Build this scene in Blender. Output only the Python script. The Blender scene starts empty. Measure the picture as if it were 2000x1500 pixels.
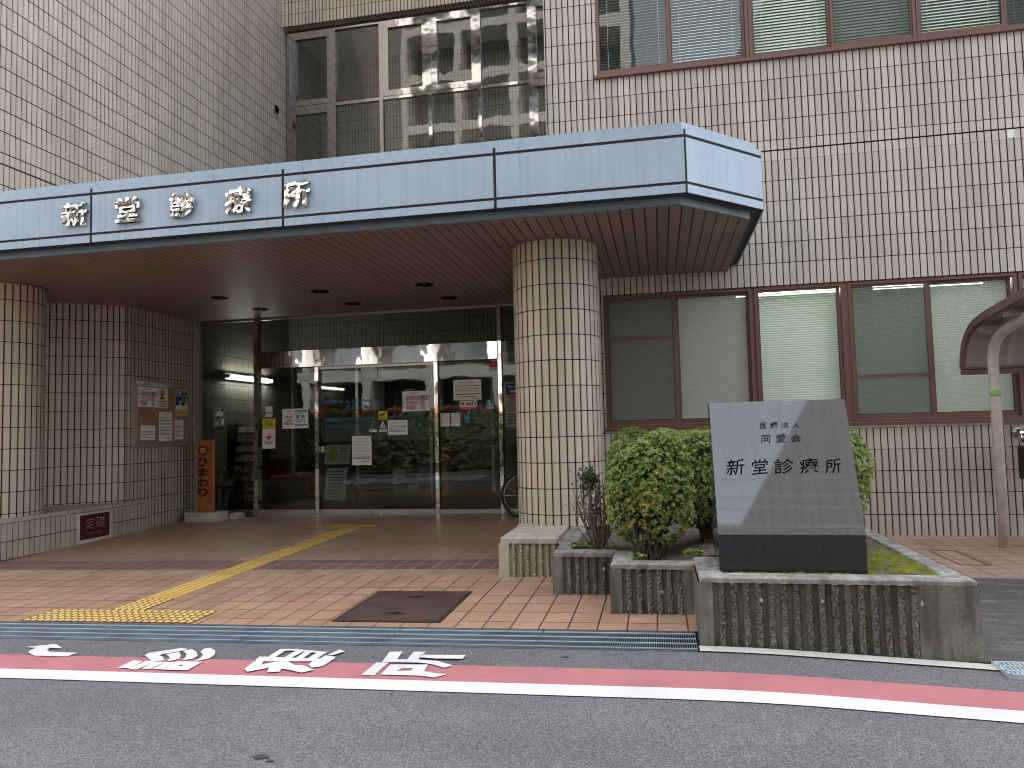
import bpy, math, random
import numpy as np
from mathutils import Vector, Matrix
random.seed(7)
R = math.radians
S = bpy.context.scene
COL = S.collection
LIFT = 1.25            # everything is laid out with the camera at the origin, then lifted by this

# ---------------------------------------------------------------- camera
def cam_axes(yaw, pitch, roll):
    cy, sy, cp, sp, cr, sr = math.cos(yaw), math.sin(yaw), math.cos(pitch), math.sin(pitch), math.cos(roll), math.sin(roll)
    right = Vector((cy, -sy, 0)); fwd = Vector((sy*cp, cy*cp, sp)); up = right.cross(fwd)
    return right*cr + up*sr, up*cr - right*sr, fwd
cr_, cu_, cf_ = cam_axes(R(-11.2225), R(3.587), R(-1.3914))
cam = bpy.data.cameras.new('camera'); cam.lens = 1439.24/2000*36; cam.sensor_width = 36
cam.clip_end = 2000; cam.clip_start = 0.05
camo = bpy.data.objects.new('camera', cam); COL.objects.link(camo)
camo.matrix_world = Matrix(((cr_.x, cu_.x, -cf_.x, 0), (cr_.y, cu_.y, -cf_.y, 0), (cr_.z, cu_.z, -cf_.z, 0), (0, 0, 0, 1)))
S.camera = camo

# ---------------------------------------------------------------- sky, sun, exposure
SUN_EL, SUN_AZ = R(50), R(18)      # azimuth clockwise from +Y: the sun stands behind the clinic
W = bpy.data.worlds.new('World'); S.world = W; W.use_nodes = True
wn = W.node_tree; wn.nodes.clear()
sky = wn.nodes.new('ShaderNodeTexSky'); sky.sky_type = 'NISHITA'; sky.sun_disc = False
sky.sun_elevation = SUN_EL; sky.sun_rotation = SUN_AZ; sky.dust_density = 3.0; sky.air_density = 1.0
hs = wn.nodes.new('ShaderNodeHueSaturation'); hs.inputs['Saturation'].default_value = 0.32
bg = wn.nodes.new('ShaderNodeBackground'); bg.inputs[1].default_value = 0.15
wo = wn.nodes.new('ShaderNodeOutputWorld')
wn.links.new(sky.outputs[0], hs.inputs['Color']); wn.links.new(hs.outputs[0], bg.inputs[0]); wn.links.new(bg.outputs[0], wo.inputs[0])
sl = bpy.data.lights.new('sun', 'SUN'); sl.energy = 2.2; sl.angle = R(0.5); sl.color = (1, .95, .88)
so = bpy.data.objects.new('sun', sl); COL.objects.link(so)
sd = Vector((math.sin(SUN_AZ)*math.cos(SUN_EL), math.cos(SUN_AZ)*math.cos(SUN_EL), math.sin(SUN_EL)))
so.rotation_euler = sd.to_track_quat('Z', 'Y').to_euler(); so.location = (0, 0, 30)
S.view_settings.view_transform = 'Standard'; S.view_settings.look = 'None'
S.view_settings.gamma = 1; S.view_settings.exposure = 2.5
S.cycles.max_bounces = 10; S.cycles.transparent_max_bounces = 24; S.cycles.glossy_bounces = 5
S.cycles.sample_clamp_indirect = 6; S.cycles.use_denoising = True
S.cycles.filter_width = 1.05
S.cycles.caustics_reflective = False; S.cycles.caustics_refractive = False

# ---------------------------------------------------------------- mesh helpers
ROOT = {}
class MB:
    def __init__(s): s.v = []; s.f = []; s.uv = []; s.mi = []
    def face(s, pts, uv=None, mi=0):
        n = len(s.v); s.v += [tuple(p) for p in pts]; s.f.append(tuple(range(n, n+len(pts))))
        s.uv.append(uv if uv else [(0, 0)]*len(pts)); s.mi.append(mi)
    def box(s, x0, x1, y0, y1, z0, z1, mi=0, bev=0):
        b = bev
        if b:
            # chamfer the four vertical edges and the top edges lightly
            P = [(x0+b, y0), (x1-b, y0), (x1, y0+b), (x1, y1-b), (x1-b, y1), (x0+b, y1), (x0, y1-b), (x0, y0+b)]
            Q = [(min(max(x, x0+b), x1-b), min(max(y, y0+b), y1-b)) for x, y in P]
            for i in range(8):
                a, c = P[i], P[(i+1) % 8]; qa, qc = Q[i], Q[(i+1) % 8]
                s.face([(a[0], a[1], z0), (c[0], c[1], z0), (c[0], c[1], z1-b), (a[0], a[1], z1-b)], mi=mi)
                s.face([(a[0], a[1], z1-b), (c[0], c[1], z1-b), (qc[0], qc[1], z1), (qa[0], qa[1], z1)], mi=mi)
            s.face([(x0+b, y0+b, z1), (x1-b, y0+b, z1), (x1-b, y1-b, z1), (x0+b, y1-b, z1)], mi=mi)
            s.face([(p[0], p[1], z0) for p in reversed(P)], mi=mi)
            return
        p = [(x0, y0, z0), (x1, y0, z0), (x1, y1, z0), (x0, y1, z0), (x0, y0, z1), (x1, y0, z1), (x1, y1, z1), (x0, y1, z1)]
        for q in ((0, 3, 2, 1), (4, 5, 6, 7), (0, 1, 5, 4), (1, 2, 6, 5), (2, 3, 7, 6), (3, 0, 4, 7)):
            s.face([p[i] for i in q], mi=mi)
    def obox(s, c, ux, uy, uz, mi=0):
        c = Vector(c); ux = Vector(ux); uy = Vector(uy); uz = Vector(uz)
        p = [c+ux*a+uy*b+uz*d for d in (-1, 1) for b in (-1, 1) for a in (-1, 1)]
        for q in ((0, 2, 3, 1), (4, 5, 7, 6), (0, 1, 5, 4), (1, 3, 7, 5), (3, 2, 6, 7), (2, 0, 4, 6)):
            s.face([p[i] for i in q], mi=mi)
    def prism(s, poly, z0, z1, mi=0):      # poly counter-clockwise in plan
        n = len(poly)
        for i in range(n):
            a, b = poly[i], poly[(i+1) % n]
            s.face([(a[0], a[1], z0), (b[0], b[1], z0), (b[0], b[1], z1), (a[0], a[1], z1)], mi=mi)
        s.face([(p[0], p[1], z1) for p in poly], mi=mi); s.face([(p[0], p[1], z0) for p in reversed(poly)], mi=mi)
    def tube(s, path, rad, seg=8, mi=0, cap=True):
        path = [Vector(p) for p in path]; n = len(path)
        if not hasattr(rad, '__len__'): rad = [rad]*n
        rings = []; ref = None
        for i, p in enumerate(path):
            t = (path[min(i+1, n-1)]-path[max(i-1, 0)]).normalized()
            if ref is None: ref = t.orthogonal().normalized()
            ref = (ref - t*ref.dot(t)).normalized(); b = t.cross(ref)
            rings.append([p+(ref*math.cos(2*math.pi*k/seg)+b*math.sin(2*math.pi*k/seg))*rad[i] for k in range(seg)])
        base = len(s.v)
        for r in rings: s.v += [tuple(q) for q in r]
        for i in range(n-1):
            for k in range(seg):
                a = base+i*seg+k; b_ = base+i*seg+(k+1) % seg
                s.f.append((a, b_, b_+seg, a+seg)); s.uv.append([(0, 0)]*4); s.mi.append(mi)
        if cap:
            s.f.append(tuple(base+k for k in reversed(range(seg)))); s.uv.append([(0, 0)]*seg); s.mi.append(mi)
            s.f.append(tuple(base+(n-1)*seg+k for k in range(seg))); s.uv.append([(0, 0)]*seg); s.mi.append(mi)
    def cyl(s, x, y, z0, z1, r, seg=24, mi=0, r2=None):
        r2 = r if r2 is None else r2
        P = [(math.cos(2*math.pi*k/seg), math.sin(2*math.pi*k/seg)) for k in range(seg)]
        for k in range(seg):
            a, b = P[k], P[(k+1) % seg]
            s.face([(x+a[0]*r, y+a[1]*r, z0), (x+b[0]*r, y+b[1]*r, z0), (x+b[0]*r2, y+b[1]*r2, z1), (x+a[0]*r2, y+a[1]*r2, z1)], mi=mi)
        s.face([(x+a*r2, y+b*r2, z1) for a, b in P], mi=mi); s.face([(x+a*r, y+b*r, z0) for a, b in reversed(P)], mi=mi)
    def glyphs(s, body, box, O, ux, uy, h=0.0, off=0.0, mi=0, back=0.0, sq=False):
        """writing fitted into box (x0,y0,x1,y1) of the plane O + x*ux + y*uy, raised h above it"""
        vs, fs = text_mesh(body, off if off < .009 else 0, 1 if back else 0)
        if off >= .009:      # bold: the strokes widened by a ring of shifted copies, each a hair higher
            k8 = 10 if off > .025 else 5; V = []; Fs = []
            for q in range(k8):
                t = 2*math.pi*q/k8; d = np.array((off*math.cos(t), off*math.sin(t), 0))
                if sq: d = np.array([(off*a_, off*b_, 0) for a_, b_ in ((1, 1), (1, -1), (-1, 1), (-1, -1), (0, 1), (1, 0), (0, -1), (-1, 0), (.5, .5), (-.5, -.5))][q])
                Fs += [tuple(i+len(vs)*q for i in f) for f in fs]
                W_ = vs+d; W_[:, 2] *= 1+.004*q; V.append(W_)
            lay = np.repeat(np.arange(k8), len(vs)); vs = np.concatenate(V); fs = Fs
        else: lay = np.zeros(len(vs))
        x0, y0, x1, y1 = box; a = vs.min(0); b = vs.max(0); O = Vector(O); ux = Vector(ux); uy = Vector(uy); nn = ux.cross(uy).normalized()
        sx = (x1-x0)/max(b[0]-a[0], 1e-6); sy = (y1-y0)/max(b[1]-a[1], 1e-6)
        n = len(s.v)
        for p, ly in zip(vs, lay):
            k = (h if not back else (h if p[2] > 0 else back))+ly*(.00025 if off > .025 else .00006)
            s.v.append(tuple(O+ux*(x0+(p[0]-a[0])*sx)+uy*(y0+(p[1]-a[1])*sy)+nn*k))
        for f in fs:
            s.f.append(tuple(n+i for i in f)); s.uv.append([(0, 0)]*len(f)); s.mi.append(mi)
    def build(s, name, mats, parent=None, smooth=False, base=None):
        if not isinstance(mats, (list, tuple)): mats = [mats]
        if parent is None:
            A = np.array(s.v); lo = A.min(0); hi = A.max(0)
            L = Vector(base) if base else Vector(((lo[0]+hi[0])/2, (lo[1]+hi[1])/2, lo[2]))
        else: L = ROOT[parent]
        me = bpy.data.meshes.new(name)
        me.from_pydata([(p[0]-L.x, p[1]-L.y, p[2]-L.z) for p in s.v], [], s.f)
        for m in mats: me.materials.append(m)
        uvl = me.uv_layers.new(name='UVMap')
        uvl.data.foreach_set('uv', [c for u in s.uv for p in u for c in p])
        me.polygons.foreach_set('material_index', s.mi)
        me.polygons.foreach_set('use_smooth', [smooth]*len(s.f))
        me.update()
        o = bpy.data.objects.new(name, me); COL.objects.link(o)
        if parent is None: o.location = L
        else: o.parent = parent
        ROOT[o] = L
        return o
_tc = {}
def text_mesh(body, off, ext):
    k = (body, round(off, 4), ext)
    if k not in _tc:
        cu = bpy.data.curves.new('txt', 'FONT'); cu.body = body; cu.offset = off; cu.extrude = 0.02*ext; cu.resolution_u = 3
        o = bpy.data.objects.new('txt', cu); COL.objects.link(o)
        dg = bpy.context.evaluated_depsgraph_get()
        m = bpy.data.meshes.new_from_object(o.evaluated_get(dg))
        vs = np.array([v.co[:] for v in m.vertices]); fs = [tuple(p.vertices) for p in m.polygons]
        bpy.data.objects.remove(o); bpy.data.curves.remove(cu); bpy.data.meshes.remove(m)
        _tc[k] = (vs, fs)
    return _tc[k]
def tag(o, label=None, cat=None, group=None, kind=None):
    if label: o['label'] = label
    if cat: o['category'] = cat
    if group: o['group'] = group
    if kind: o['kind'] = kind
    return o
def thing(name, label, cat, loc, group=None):
    o = bpy.data.objects.new(name, None); COL.objects.link(o); o.location = loc; o.empty_display_size = .1
    ROOT[o] = Vector(loc); return tag(o, label, cat, group)
def copy_tree(o, parent=None):
    c = o.copy(); COL.objects.link(c)
    if parent: c.parent = parent
    for ch in list(o.children): copy_tree(ch, c)
    return c

# ---------------------------------------------------------------- materials
class NB:
    def __init__(s, name):
        s.m = bpy.data.materials.new(name); s.m.use_nodes = True; s.t = s.m.node_tree; s.t.nodes.clear()
        s.out = s.t.nodes.new('ShaderNodeOutputMaterial')
    def n(s, kind, **kw):
        x = s.t.nodes.new('ShaderNode'+kind)
        for k, v in kw.items(): setattr(x, k, v)
        return x
    def put(s, sock, v):
        if v is None: return
        if isinstance(v, bpy.types.NodeSocket): s.t.links.new(v, sock)
        elif hasattr(v, '__len__') and len(v) == 3 and sock.type == 'RGBA': sock.default_value = (*v, 1)
        else: sock.default_value = v
    def m2(s, op, a, b=None, c=None):
        x = s.n('Math', operation=op)
        for i, v in enumerate((a, b, c)): s.put(x.inputs[i], v)
        return x.outputs[0]
    def mix(s, f, a, b):
        x = s.n('Mix', data_type='RGBA'); s.put(x.inputs[0], f); s.put(x.inputs[6], a); s.put(x.inputs[7], b); return x.outputs[2]
    def mul(s, a, b):
        x = s.n('Mix', data_type='RGBA', blend_type='MULTIPLY'); x.inputs[0].default_value = 1; s.put(x.inputs[6], a); s.put(x.inputs[7], b); return x.outputs[2]
    def pos(s): return s.n('NewGeometry').outputs['Position']
    def vmul(s, v, k):
        x = s.n('VectorMath', operation='MULTIPLY'); s.put(x.inputs[0], v); x.inputs[1].default_value = k; return x.outputs[0]
    def noise(s, scale, detail=3, vec=None, rough=.55):
        x = s.n('TexNoise'); x.inputs['Scale'].default_value = scale; x.inputs['Detail'].default_value = detail
        x.inputs['Roughness'].default_value = rough; s.put(x.inputs['Vector'], vec if vec is not None else s.pos()); return x.outputs['Fac']
    def vor(s, scale, vec=None):
        x = s.n('TexVoronoi'); x.inputs['Scale'].default_value = scale; s.put(x.inputs['Vector'], vec if vec is not None else s.pos()); return x
    def ramp(s, f, stops):
        x = s.n('ValToRGB'); e = x.color_ramp.elements
        while len(e) < len(stops): e.new(.5)
        for i, (p, c) in enumerate(stops):
            e[i].position = p; e[i].color = (*c, 1) if hasattr(c, '__len__') else (c, c, c, 1)
        s.put(x.inputs[0], f); return x.outputs[0]
    def uv(s):
        x = s.n('UVMap'); x.uv_map = 'UVMap'; y = s.n('SeparateXYZ'); s.put(y.inputs[0], x.outputs[0]); return y.outputs[0], y.outputs[1], x.outputs[0]
    def xyz(s, v=None):
        y = s.n('SeparateXYZ'); s.put(y.inputs[0], v if v is not None else s.pos()); return y.outputs
    def comb(s, x, y, z=0.0):
        c = s.n('CombineXYZ'); s.put(c.inputs[0], x); s.put(c.inputs[1], y); s.put(c.inputs[2], z); return c.outputs[0]
    def bump(s, h, st=.5, dist=.01):
        x = s.n('Bump'); x.inputs['Strength'].default_value = st; x.inputs['Distance'].default_value = dist; s.put(x.inputs['Height'], h); return x.outputs[0]
    def bsdf(s, col, rough=.5, metal=0., normal=None, spec=.5, coat=0., emit=None, estr=0., ior=1.5):
        p = s.n('BsdfPrincipled'); s.put(p.inputs['Base Color'], col); s.put(p.inputs['Roughness'], rough); s.put(p.inputs['Metallic'], metal)
        p.inputs['Specular IOR Level'].default_value = spec; p.inputs['IOR'].default_value = ior; s.put(p.inputs['Normal'], normal); p.inputs['Coat Weight'].default_value = coat
        if emit: s.put(p.inputs['Emission Color'], emit); p.inputs['Emission Strength'].default_value = estr
        return p.outputs[0]
    def mixs(s, f, a, b):
        x = s.n('MixShader'); s.put(x.inputs[0], f); s.put(x.inputs[1], a); s.put(x.inputs[2], b); return x.outputs[0]
    def done(s, sh): s.t.links.new(sh, s.out.inputs[0]); return s.m
def M(name, col, rough=.5, metal=0., var=.12, scale=6, bump=0., bscale=80, spec=.5, coat=0.):
    n = NB(name); f = n.noise(scale, 5)
    a = tuple(min(1, c*(1+var)) for c in col); b = tuple(c*(1-var) for c in col)
    c = n.ramp(f, [(.3, b), (.7, a)])
    nm = n.bump(n.noise(bscale, 3), bump, .004) if bump else None
    return n.done(n.bsdf(c, rough, metal, nm, spec, coat))

def tile_mat(name, base, joint=(.016, .010, .015), ju=.18, jv=.034, ridge=True, var=.075, dirt=.13):
    n = NB(name); u, v, uvv = n.uv()
    fu = n.m2('FRACT', u); fv = n.m2('FRACT', v)
    cid = n.comb(n.m2('FLOOR', u), n.m2('FLOOR', v))
    wn_ = n.n('TexWhiteNoise', noise_dimensions='2D'); n.put(wn_.inputs[0], cid)
    du = n.m2('LESS_THAN', fu, ju); dv = n.m2('LESS_THAN', fv, jv); jm = n.m2('MAXIMUM', du, dv)
    lo = tuple(c*(1-var) for c in base); hi = tuple(min(1, c*(1+var)) for c in base)
    c = n.mix(wn_.outputs[0], lo, hi)
    c = n.mix(n.m2('MULTIPLY', n.m2('GREATER_THAN', wn_.outputs[0], .972), .5), c, tuple(x*.72 for x in base))
    c = n.mul(c, n.ramp(n.noise(160, 2), [(.3, .93), (.7, 1.05)]))
    st = n.noise(1.3, 4, n.vmul(n.pos(), (1.6, 1.6, .35)))
    c = n.mul(c, n.ramp(st, [(.32, 1-dirt), (.62, 1.03)]))
    px, py, pz = n.xyz(); sk = n.noise(1.0, 4, n.vmul(n.pos(), (7, 7, .22)))
    below = n.n('MapRange'); n.put(below.inputs[0], pz); below.inputs[1].default_value = 4.3; below.inputs[2].default_value = 5.42
    top_ = n.m2('MULTIPLY', below.outputs[0], n.m2('LESS_THAN', pz, 5.42))
    c = n.mix(n.m2('MULTIPLY', n.m2('MULTIPLY', n.ramp(sk, [(.47, 0.), (.66, 1.)]), top_), .34), c, (.2, .17, .145))
    h = n.m2('SUBTRACT', 1., jm)
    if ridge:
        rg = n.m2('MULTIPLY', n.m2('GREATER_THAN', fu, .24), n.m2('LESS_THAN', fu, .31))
        c = n.mix(n.m2('MULTIPLY', rg, .6), c, (.25, .185, .12))  # thin line with the shading of the tile's raised step put into the colour
        rise = n.n('MapRange'); n.put(rise.inputs[0], fu); rise.inputs[1].default_value = .2; rise.inputs[2].default_value = .34
        h = n.m2('MULTIPLY', h, n.m2('ADD', .6, n.m2('MULTIPLY', rise.outputs[0], .4)))
    c = n.mix(jm, c, joint)
    return n.done(n.bsdf(c, n.m2('ADD', .42, n.m2('MULTIPLY', jm, .5)), 0, n.bump(h, .6, .006), .4))
WALLC = (.55, .482, .428)
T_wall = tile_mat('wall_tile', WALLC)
T_wallp = tile_mat('wall_tile_plain', (.57, .50, .45), ridge=False, ju=.17, jv=.026)
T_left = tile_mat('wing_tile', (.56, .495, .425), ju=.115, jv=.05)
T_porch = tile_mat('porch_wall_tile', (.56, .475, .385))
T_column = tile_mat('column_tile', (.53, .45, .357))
T_low = tile_mat('low_wall_tile', (.53, .455, .36), ju=.1, jv=.045, ridge=False, dirt=.22)
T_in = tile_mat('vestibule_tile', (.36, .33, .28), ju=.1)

def floor_mat():
    n = NB('porch_floor_tile'); x, y, z = n.xyz()
    gx = n.m2('DIVIDE', n.m2('ADD', x, .409+.1748*200), .1748); gy = n.m2('DIVIDE', n.m2('SUBTRACT', y, 4.568-.227*50), .227)
    fx = n.m2('FRACT', gx); fy = n.m2('FRACT', gy)
    w = n.n('TexWhiteNoise', noise_dimensions='2D'); n.put(w.inputs[0], n.comb(n.m2('FLOOR', gx), n.m2('FLOOR', gy)))
    jm = n.m2('MAXIMUM', n.m2('LESS_THAN', fx, .055), n.m2('LESS_THAN', fy, .040))
    c = n.mix(w.outputs[0], (.42, .245, .155), (.49, .295, .195))
    c = n.mul(c, n.ramp(n.noise(2.2, 4), [(.3, .84), (.7, 1.08)]))
    c = n.mul(c, n.ramp(n.noise(240, 2), [(.35, .86), (.65, 1.06)]))
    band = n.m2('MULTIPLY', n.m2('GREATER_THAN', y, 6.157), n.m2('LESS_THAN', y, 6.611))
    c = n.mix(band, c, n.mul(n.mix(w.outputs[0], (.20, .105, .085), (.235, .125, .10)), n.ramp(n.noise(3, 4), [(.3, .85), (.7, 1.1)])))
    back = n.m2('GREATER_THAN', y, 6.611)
    c = n.mix(n.m2('MULTIPLY', back, .5), c, (.27, .17, .115))  # behind the band, the canopy's shade is mixed into the tile colour as brown
    jc = n.mix(n.m2('MULTIPLY', n.m2('GREATER_THAN', y, 5.93), .8), (.045, .034, .038), (.52, .44, .37))
    c = n.mix(jm, c, jc)
    return n.done(n.bsdf(c, n.ramp(n.noise(4, 3), [(.3, .35), (.7, .55)]), 0, n.bump(n.m2('SUBTRACT', 1., jm), .5, .004), .5))
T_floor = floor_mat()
def walk_mat():
    n = NB('walkway_tile'); x, y, z = n.xyz()
    gx = n.m2('DIVIDE', n.m2('ADD', x, 20.08), .2); gy = n.m2('DIVIDE', n.m2('ADD', y, .02), .2)
    w = n.n('TexWhiteNoise', noise_dimensions='2D'); n.put(w.inputs[0], n.comb(n.m2('FLOOR', gx), n.m2('FLOOR', gy)))
    jm = n.m2('MAXIMUM', n.m2('LESS_THAN', n.m2('FRACT', gx), .04), n.m2('LESS_THAN', n.m2('FRACT', gy), .035))
    c = n.mul(n.mix(w.outputs[0], (.43, .28, .205), (.52, .35, .265)), n.ramp(n.noise(2.5, 5), [(.3, .78), (.7, 1.1)]))
    c = n.mix(jm, c, (.05, .04, .045))
    return n.done(n.bsdf(c, .55, 0, n.bump(n.m2('SUBTRACT', 1., jm), .5, .004)))
T_walk = walk_mat()
def asphalt(name, k=1., warm=0., streak=False):
    n = NB(name)
    g = n.noise(1.1, 5); v = n.vor(175); v2 = n.vor(420)
    bw = n.n('RGBToBW'); n.put(bw.inputs[0], v.outputs['Color']); bw2 = n.n('RGBToBW'); n.put(bw2.inputs[0], v2.outputs['Color'])
    f = n.m2('ADD', n.m2('MULTIPLY', bw.outputs[0], .6), n.m2('MULTIPLY', bw2.outputs[0], .4))
    c = n.ramp(f, [(.2, (.072*k, .070*k, .071*k)), (.5, (.138*k, .133*k, .135*k)), (.8, (.26*k, .252*k, .255*k))])
    c = n.mul(c, n.ramp(g, [(.3, (.86, .86, .88)), (.7, (1.1, 1.08+warm*-.02, 1.08-warm*.08))]))
    tr = n.noise(1.0, 4, n.vmul(n.pos(), (.22, 1.5, 1))); c = n.mul(c, n.ramp(tr, [(.35, .90), (.65, 1.05)]))
    if streak: c = n.mix(n.m2('MULTIPLY', n.ramp(n.noise(2.6, 5, n.vmul(n.pos(), (1.2, 4.5, 1)), .7), [(.5, 0.), (.68, 1.)]), .55), c, (.25, .23, .2))
    sp = n.m2('GREATER_THAN', n.noise(190, 1), .70)
    c = n.mix(n.m2('MULTIPLY', sp, .65), c, (.36, .35, .34))
    h = n.m2('ADD', f, n.m2('MULTIPLY', v.outputs['Distance'], .6))
    return n.done(n.bsdf(c, .85, 0, n.bump(h, .5, .004), .3))
A_road = asphalt('road_asphalt'); A_ramp = asphalt('ramp_asphalt', .62, 1., True); A_edge = asphalt('edge_asphalt', .72)
def paint(name, col, wear=.5):
    n = NB(name); f = n.noise(55, 6, rough=.7); g = n.noise(2.5, 4)
    c = n.mul(col, n.ramp(g, [(.3, .86), (.7, 1.06)]))
    c = n.mul(c, n.ramp(n.noise(150, 4), [(.3, .84), (.7, 1.1)]))
    wmask = n.m2('GREATER_THAN', n.m2('ADD', f, n.m2('MULTIPLY', n.m2('SUBTRACT', g, .5), .25)), 1.0-wear*.48)
    c = n.mix(n.m2('MULTIPLY', wmask, .7), c, (.14, .13, .13))
    return n.done(n.bsdf(c, .7, 0, n.bump(n.noise(150, 4), .4, .003), .3))
P_white = paint('white_road_paint', (.70, .69, .675), .46); P_red = paint('red_road_paint', (.46, .175, .185), .54)
P_kerb = paint('kerb_line_paint', (.58, .55, .48), .6); P_glyph = paint('glyph_road_paint', (.72, .715, .70), .55)
P_yellow = paint('tactile_yellow', (.56, .34, .085), .45)

def concrete(name, lo, hi, stain=(.03, .028, .024), amt=.8, zt=None):
    n = NB(name); f = n.noise(3.5, 6, rough=.65); g = n.noise(60, 4)
    x, y, z = n.xyz()
    st = n.noise(2.6, 5, n.vmul(n.pos(), (5, 5, .8)))
    c = n.ramp(f, [(.3, lo), (.7, hi)])
    c = n.mul(c, n.ramp(g, [(.3, .78), (.72, 1.12)]))
    c = n.mix(n.m2('MULTIPLY', n.ramp(st, [(.4, 0.), (.62, 1.)]), amt), c, stain)
    return n.done(n.bsdf(c, .9, 0, n.bump(g, .5, .004), .2))
C_light = concrete('pale_concrete', (.42, .38, .31), (.58, .54, .46), (.26, .2, .13), .4)
C_dark = concrete('algae_concrete', (.14, .134, .12), (.29, .275, .25), (.045, .042, .037), .6)
C_cap = concrete('cap_concrete', (.24, .225, .205), (.44, .42, .385), (.09, .085, .075), .6)
C_white = concrete('white_concrete', (.52, .5, .46), (.66, .64, .6), (.35, .33, .29), .3)
def rib_mat(name, lo, hi, k):
    n = NB(name); v = n.vor(75); f = n.noise(90, 5, rough=.7); g = n.noise(2.2, 5); st = n.noise(1.6, 4, n.vmul(n.pos(), (3, 3, 1.2)))
    c = n.ramp(f, [(.33, lo), (.68, hi)])
    x, y, z = n.xyz(); al = n.m2('ADD', n.m2('MULTIPLY', n.m2('ADD', z, -.19), 3.2), n.m2('MULTIPLY', n.m2('SUBTRACT', n.noise(3, 4), .5), 1.6))
    c = n.mul(c, n.ramp(st, [(.35, .5+k*.5), (.66, 1.25)])); c = n.mix(n.m2('MULTIPLY', n.ramp(al, [(0., 0.), (.6, 1.)]), .8*(1-k)), c, n.mul(c, (.33, .32, .30)))
    h = n.m2('ADD', n.m2('MULTIPLY', f, 1.2), v.outputs['Distance'])
    return n.done(n.bsdf(c, .95, 0, n.bump(h, 1., .016), .2))
C_rib = rib_mat('rough_rib_concrete', (.07, .066, .06), (.42, .40, .365), .5)
C_ribl = rib_mat('pale_rib_concrete', (.3, .25, .175), (.7, .63, .50), .85)

def granite(name, lo, hi, rough, spec, coat=0.):
    n = NB(name); f = n.noise(330, 3, rough=.8); v = n.vor(420)
    c = n.ramp(f, [(.35, lo), (.6, tuple((a+b)/2 for a, b in zip(lo, hi))), (.75, hi)])
    st = n.noise(2.0, 4, n.vmul(n.pos(), (16, 0, .7)))
    c = n.mul(c, n.ramp(st, [(.35, .88), (.7, 1.12)]))
    return n.done(n.bsdf(c, rough, 0, None, spec, coat, ior=1.95 if coat else 1.5))
G_face = granite('grey_granite', (.03, .03, .033), (.145, .145, .155), .035, .5, .15)
G_base = granite('black_granite', (.012, .012, .014), (.05, .05, .056), .12, .55)
INK = M('black_engraving', (.004, .004, .005), .9, var=.1, spec=.05)

def fascia_mat():
    n = NB('blue_enamel_panel'); st = n.noise(2.2, 5, n.vmul(n.pos(), (9, 9, .5))); g = n.noise(1.2, 4); x, y, z = n.xyz()
    c = n.ramp(g, [(.3, (.33, .435, .53)), (.7, (.41, .515, .61))])
    c = n.mul(c, n.ramp(st, [(.3, .94), (.66, 1.02)]))
    drip = n.noise(3.1, 3, n.vmul(n.pos(), (11, 11, .3)))
    c = n.mix(n.m2('MULTIPLY', n.ramp(drip, [(.54, 0.), (.76, 1.)]), .42), c, (.17, .22, .25))
    sp = n.m2('GREATER_THAN', n.noise(38, 3), .76)
    c = n.mix(n.m2('MULTIPLY', sp, .4), c, (.12, .15, .17))
    return n.done(n.bsdf(c, .42, 0, n.bump(n.noise(30, 2, n.vmul(n.pos(), (1, 1, .06))), .06, .003), .5))
F_blue = fascia_mat()
F_groove = M('brown_groove', (.04, .026, .026), .8)
F_trim = M('slate_trim', (.15, .195, .225), .5, .1, .15, 4)
def soffit_mat():
    n = NB('brown_soffit_plank'); u, v, uvv = n.uv(); fu = n.m2('FRACT', u)
    w = n.n('TexWhiteNoise', noise_dimensions='1D'); n.put(w.inputs['W'], n.m2('FLOOR', u))
    jm = n.m2('LESS_THAN', fu, .12)
    c = n.mix(w.outputs[0], (.255, .175, .143), (.29, .20, .165)); c = n.mul(c, n.ramp(n.noise(2, 4), [(.3, .9), (.7, 1.08)]))
    c = n.mix(jm, c, (.012, .009, .009))
    return n.done(n.bsdf(c, .5, 0, n.bump(n.m2('SUBTRACT', 1., jm), .5, .006), .4))
F_soffit = soffit_mat()
B_frame = M('brown_aluminium', (.165, .088, .068), .38, .35, .1, 3)
B_dark = M('dark_gasket', (.02, .017, .017), .6)
STEEL_ = NB('mirror_steel')
STEEL = STEEL_.done(STEEL_.bsdf((.62, .61, .59), .03, 1., STEEL_.bump(STEEL_.noise(2.2, 2), .12, .03)))
L_ = NB('bulged_letter_steel')
LETTER = L_.done(L_.bsdf((.62, .58, .52), .05, 1., L_.bump(L_.noise(9, 1), 1., .16)))
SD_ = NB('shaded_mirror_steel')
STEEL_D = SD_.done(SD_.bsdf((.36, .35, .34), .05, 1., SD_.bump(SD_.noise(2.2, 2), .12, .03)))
BRUSH = M('brushed_steel', (.42, .41, .40), .28, 1., .08, 20)
GALV = M('galvanised_steel', (.20, .245, .28), .5, .3, .3, 7); GALV_l = M('galvanised_cross_bar', (.52, .6, .65), .45, .3, .1, 9)
ALU = M('aluminium_frame', (.52, .52, .51), .35, .7, .06)
BLACK = M('black_plastic', (.012, .012, .013), .4)
IRON = None
def iron_mat():
    n = NB('rusty_iron_cover'); x, y, z = n.xyz()
    s = n.m2('MULTIPLY', n.m2('SINE', n.m2('MULTIPLY', n.m2('ADD', x, y), 170.)), n.m2('SINE', n.m2('MULTIPLY', n.m2('SUBTRACT', x, y), 170.)))
    c = n.ramp(n.noise(5, 5), [(.3, (.09, .048, .043)), (.7, (.17, .09, .078))])
    c = n.mul(c, n.ramp(s, [(.2, .55), (.8, 1.25)]))
    return n.done(n.bsdf(c, .65, .25, n.bump(s, .8, .006)))
IRON = iron_mat()

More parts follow.
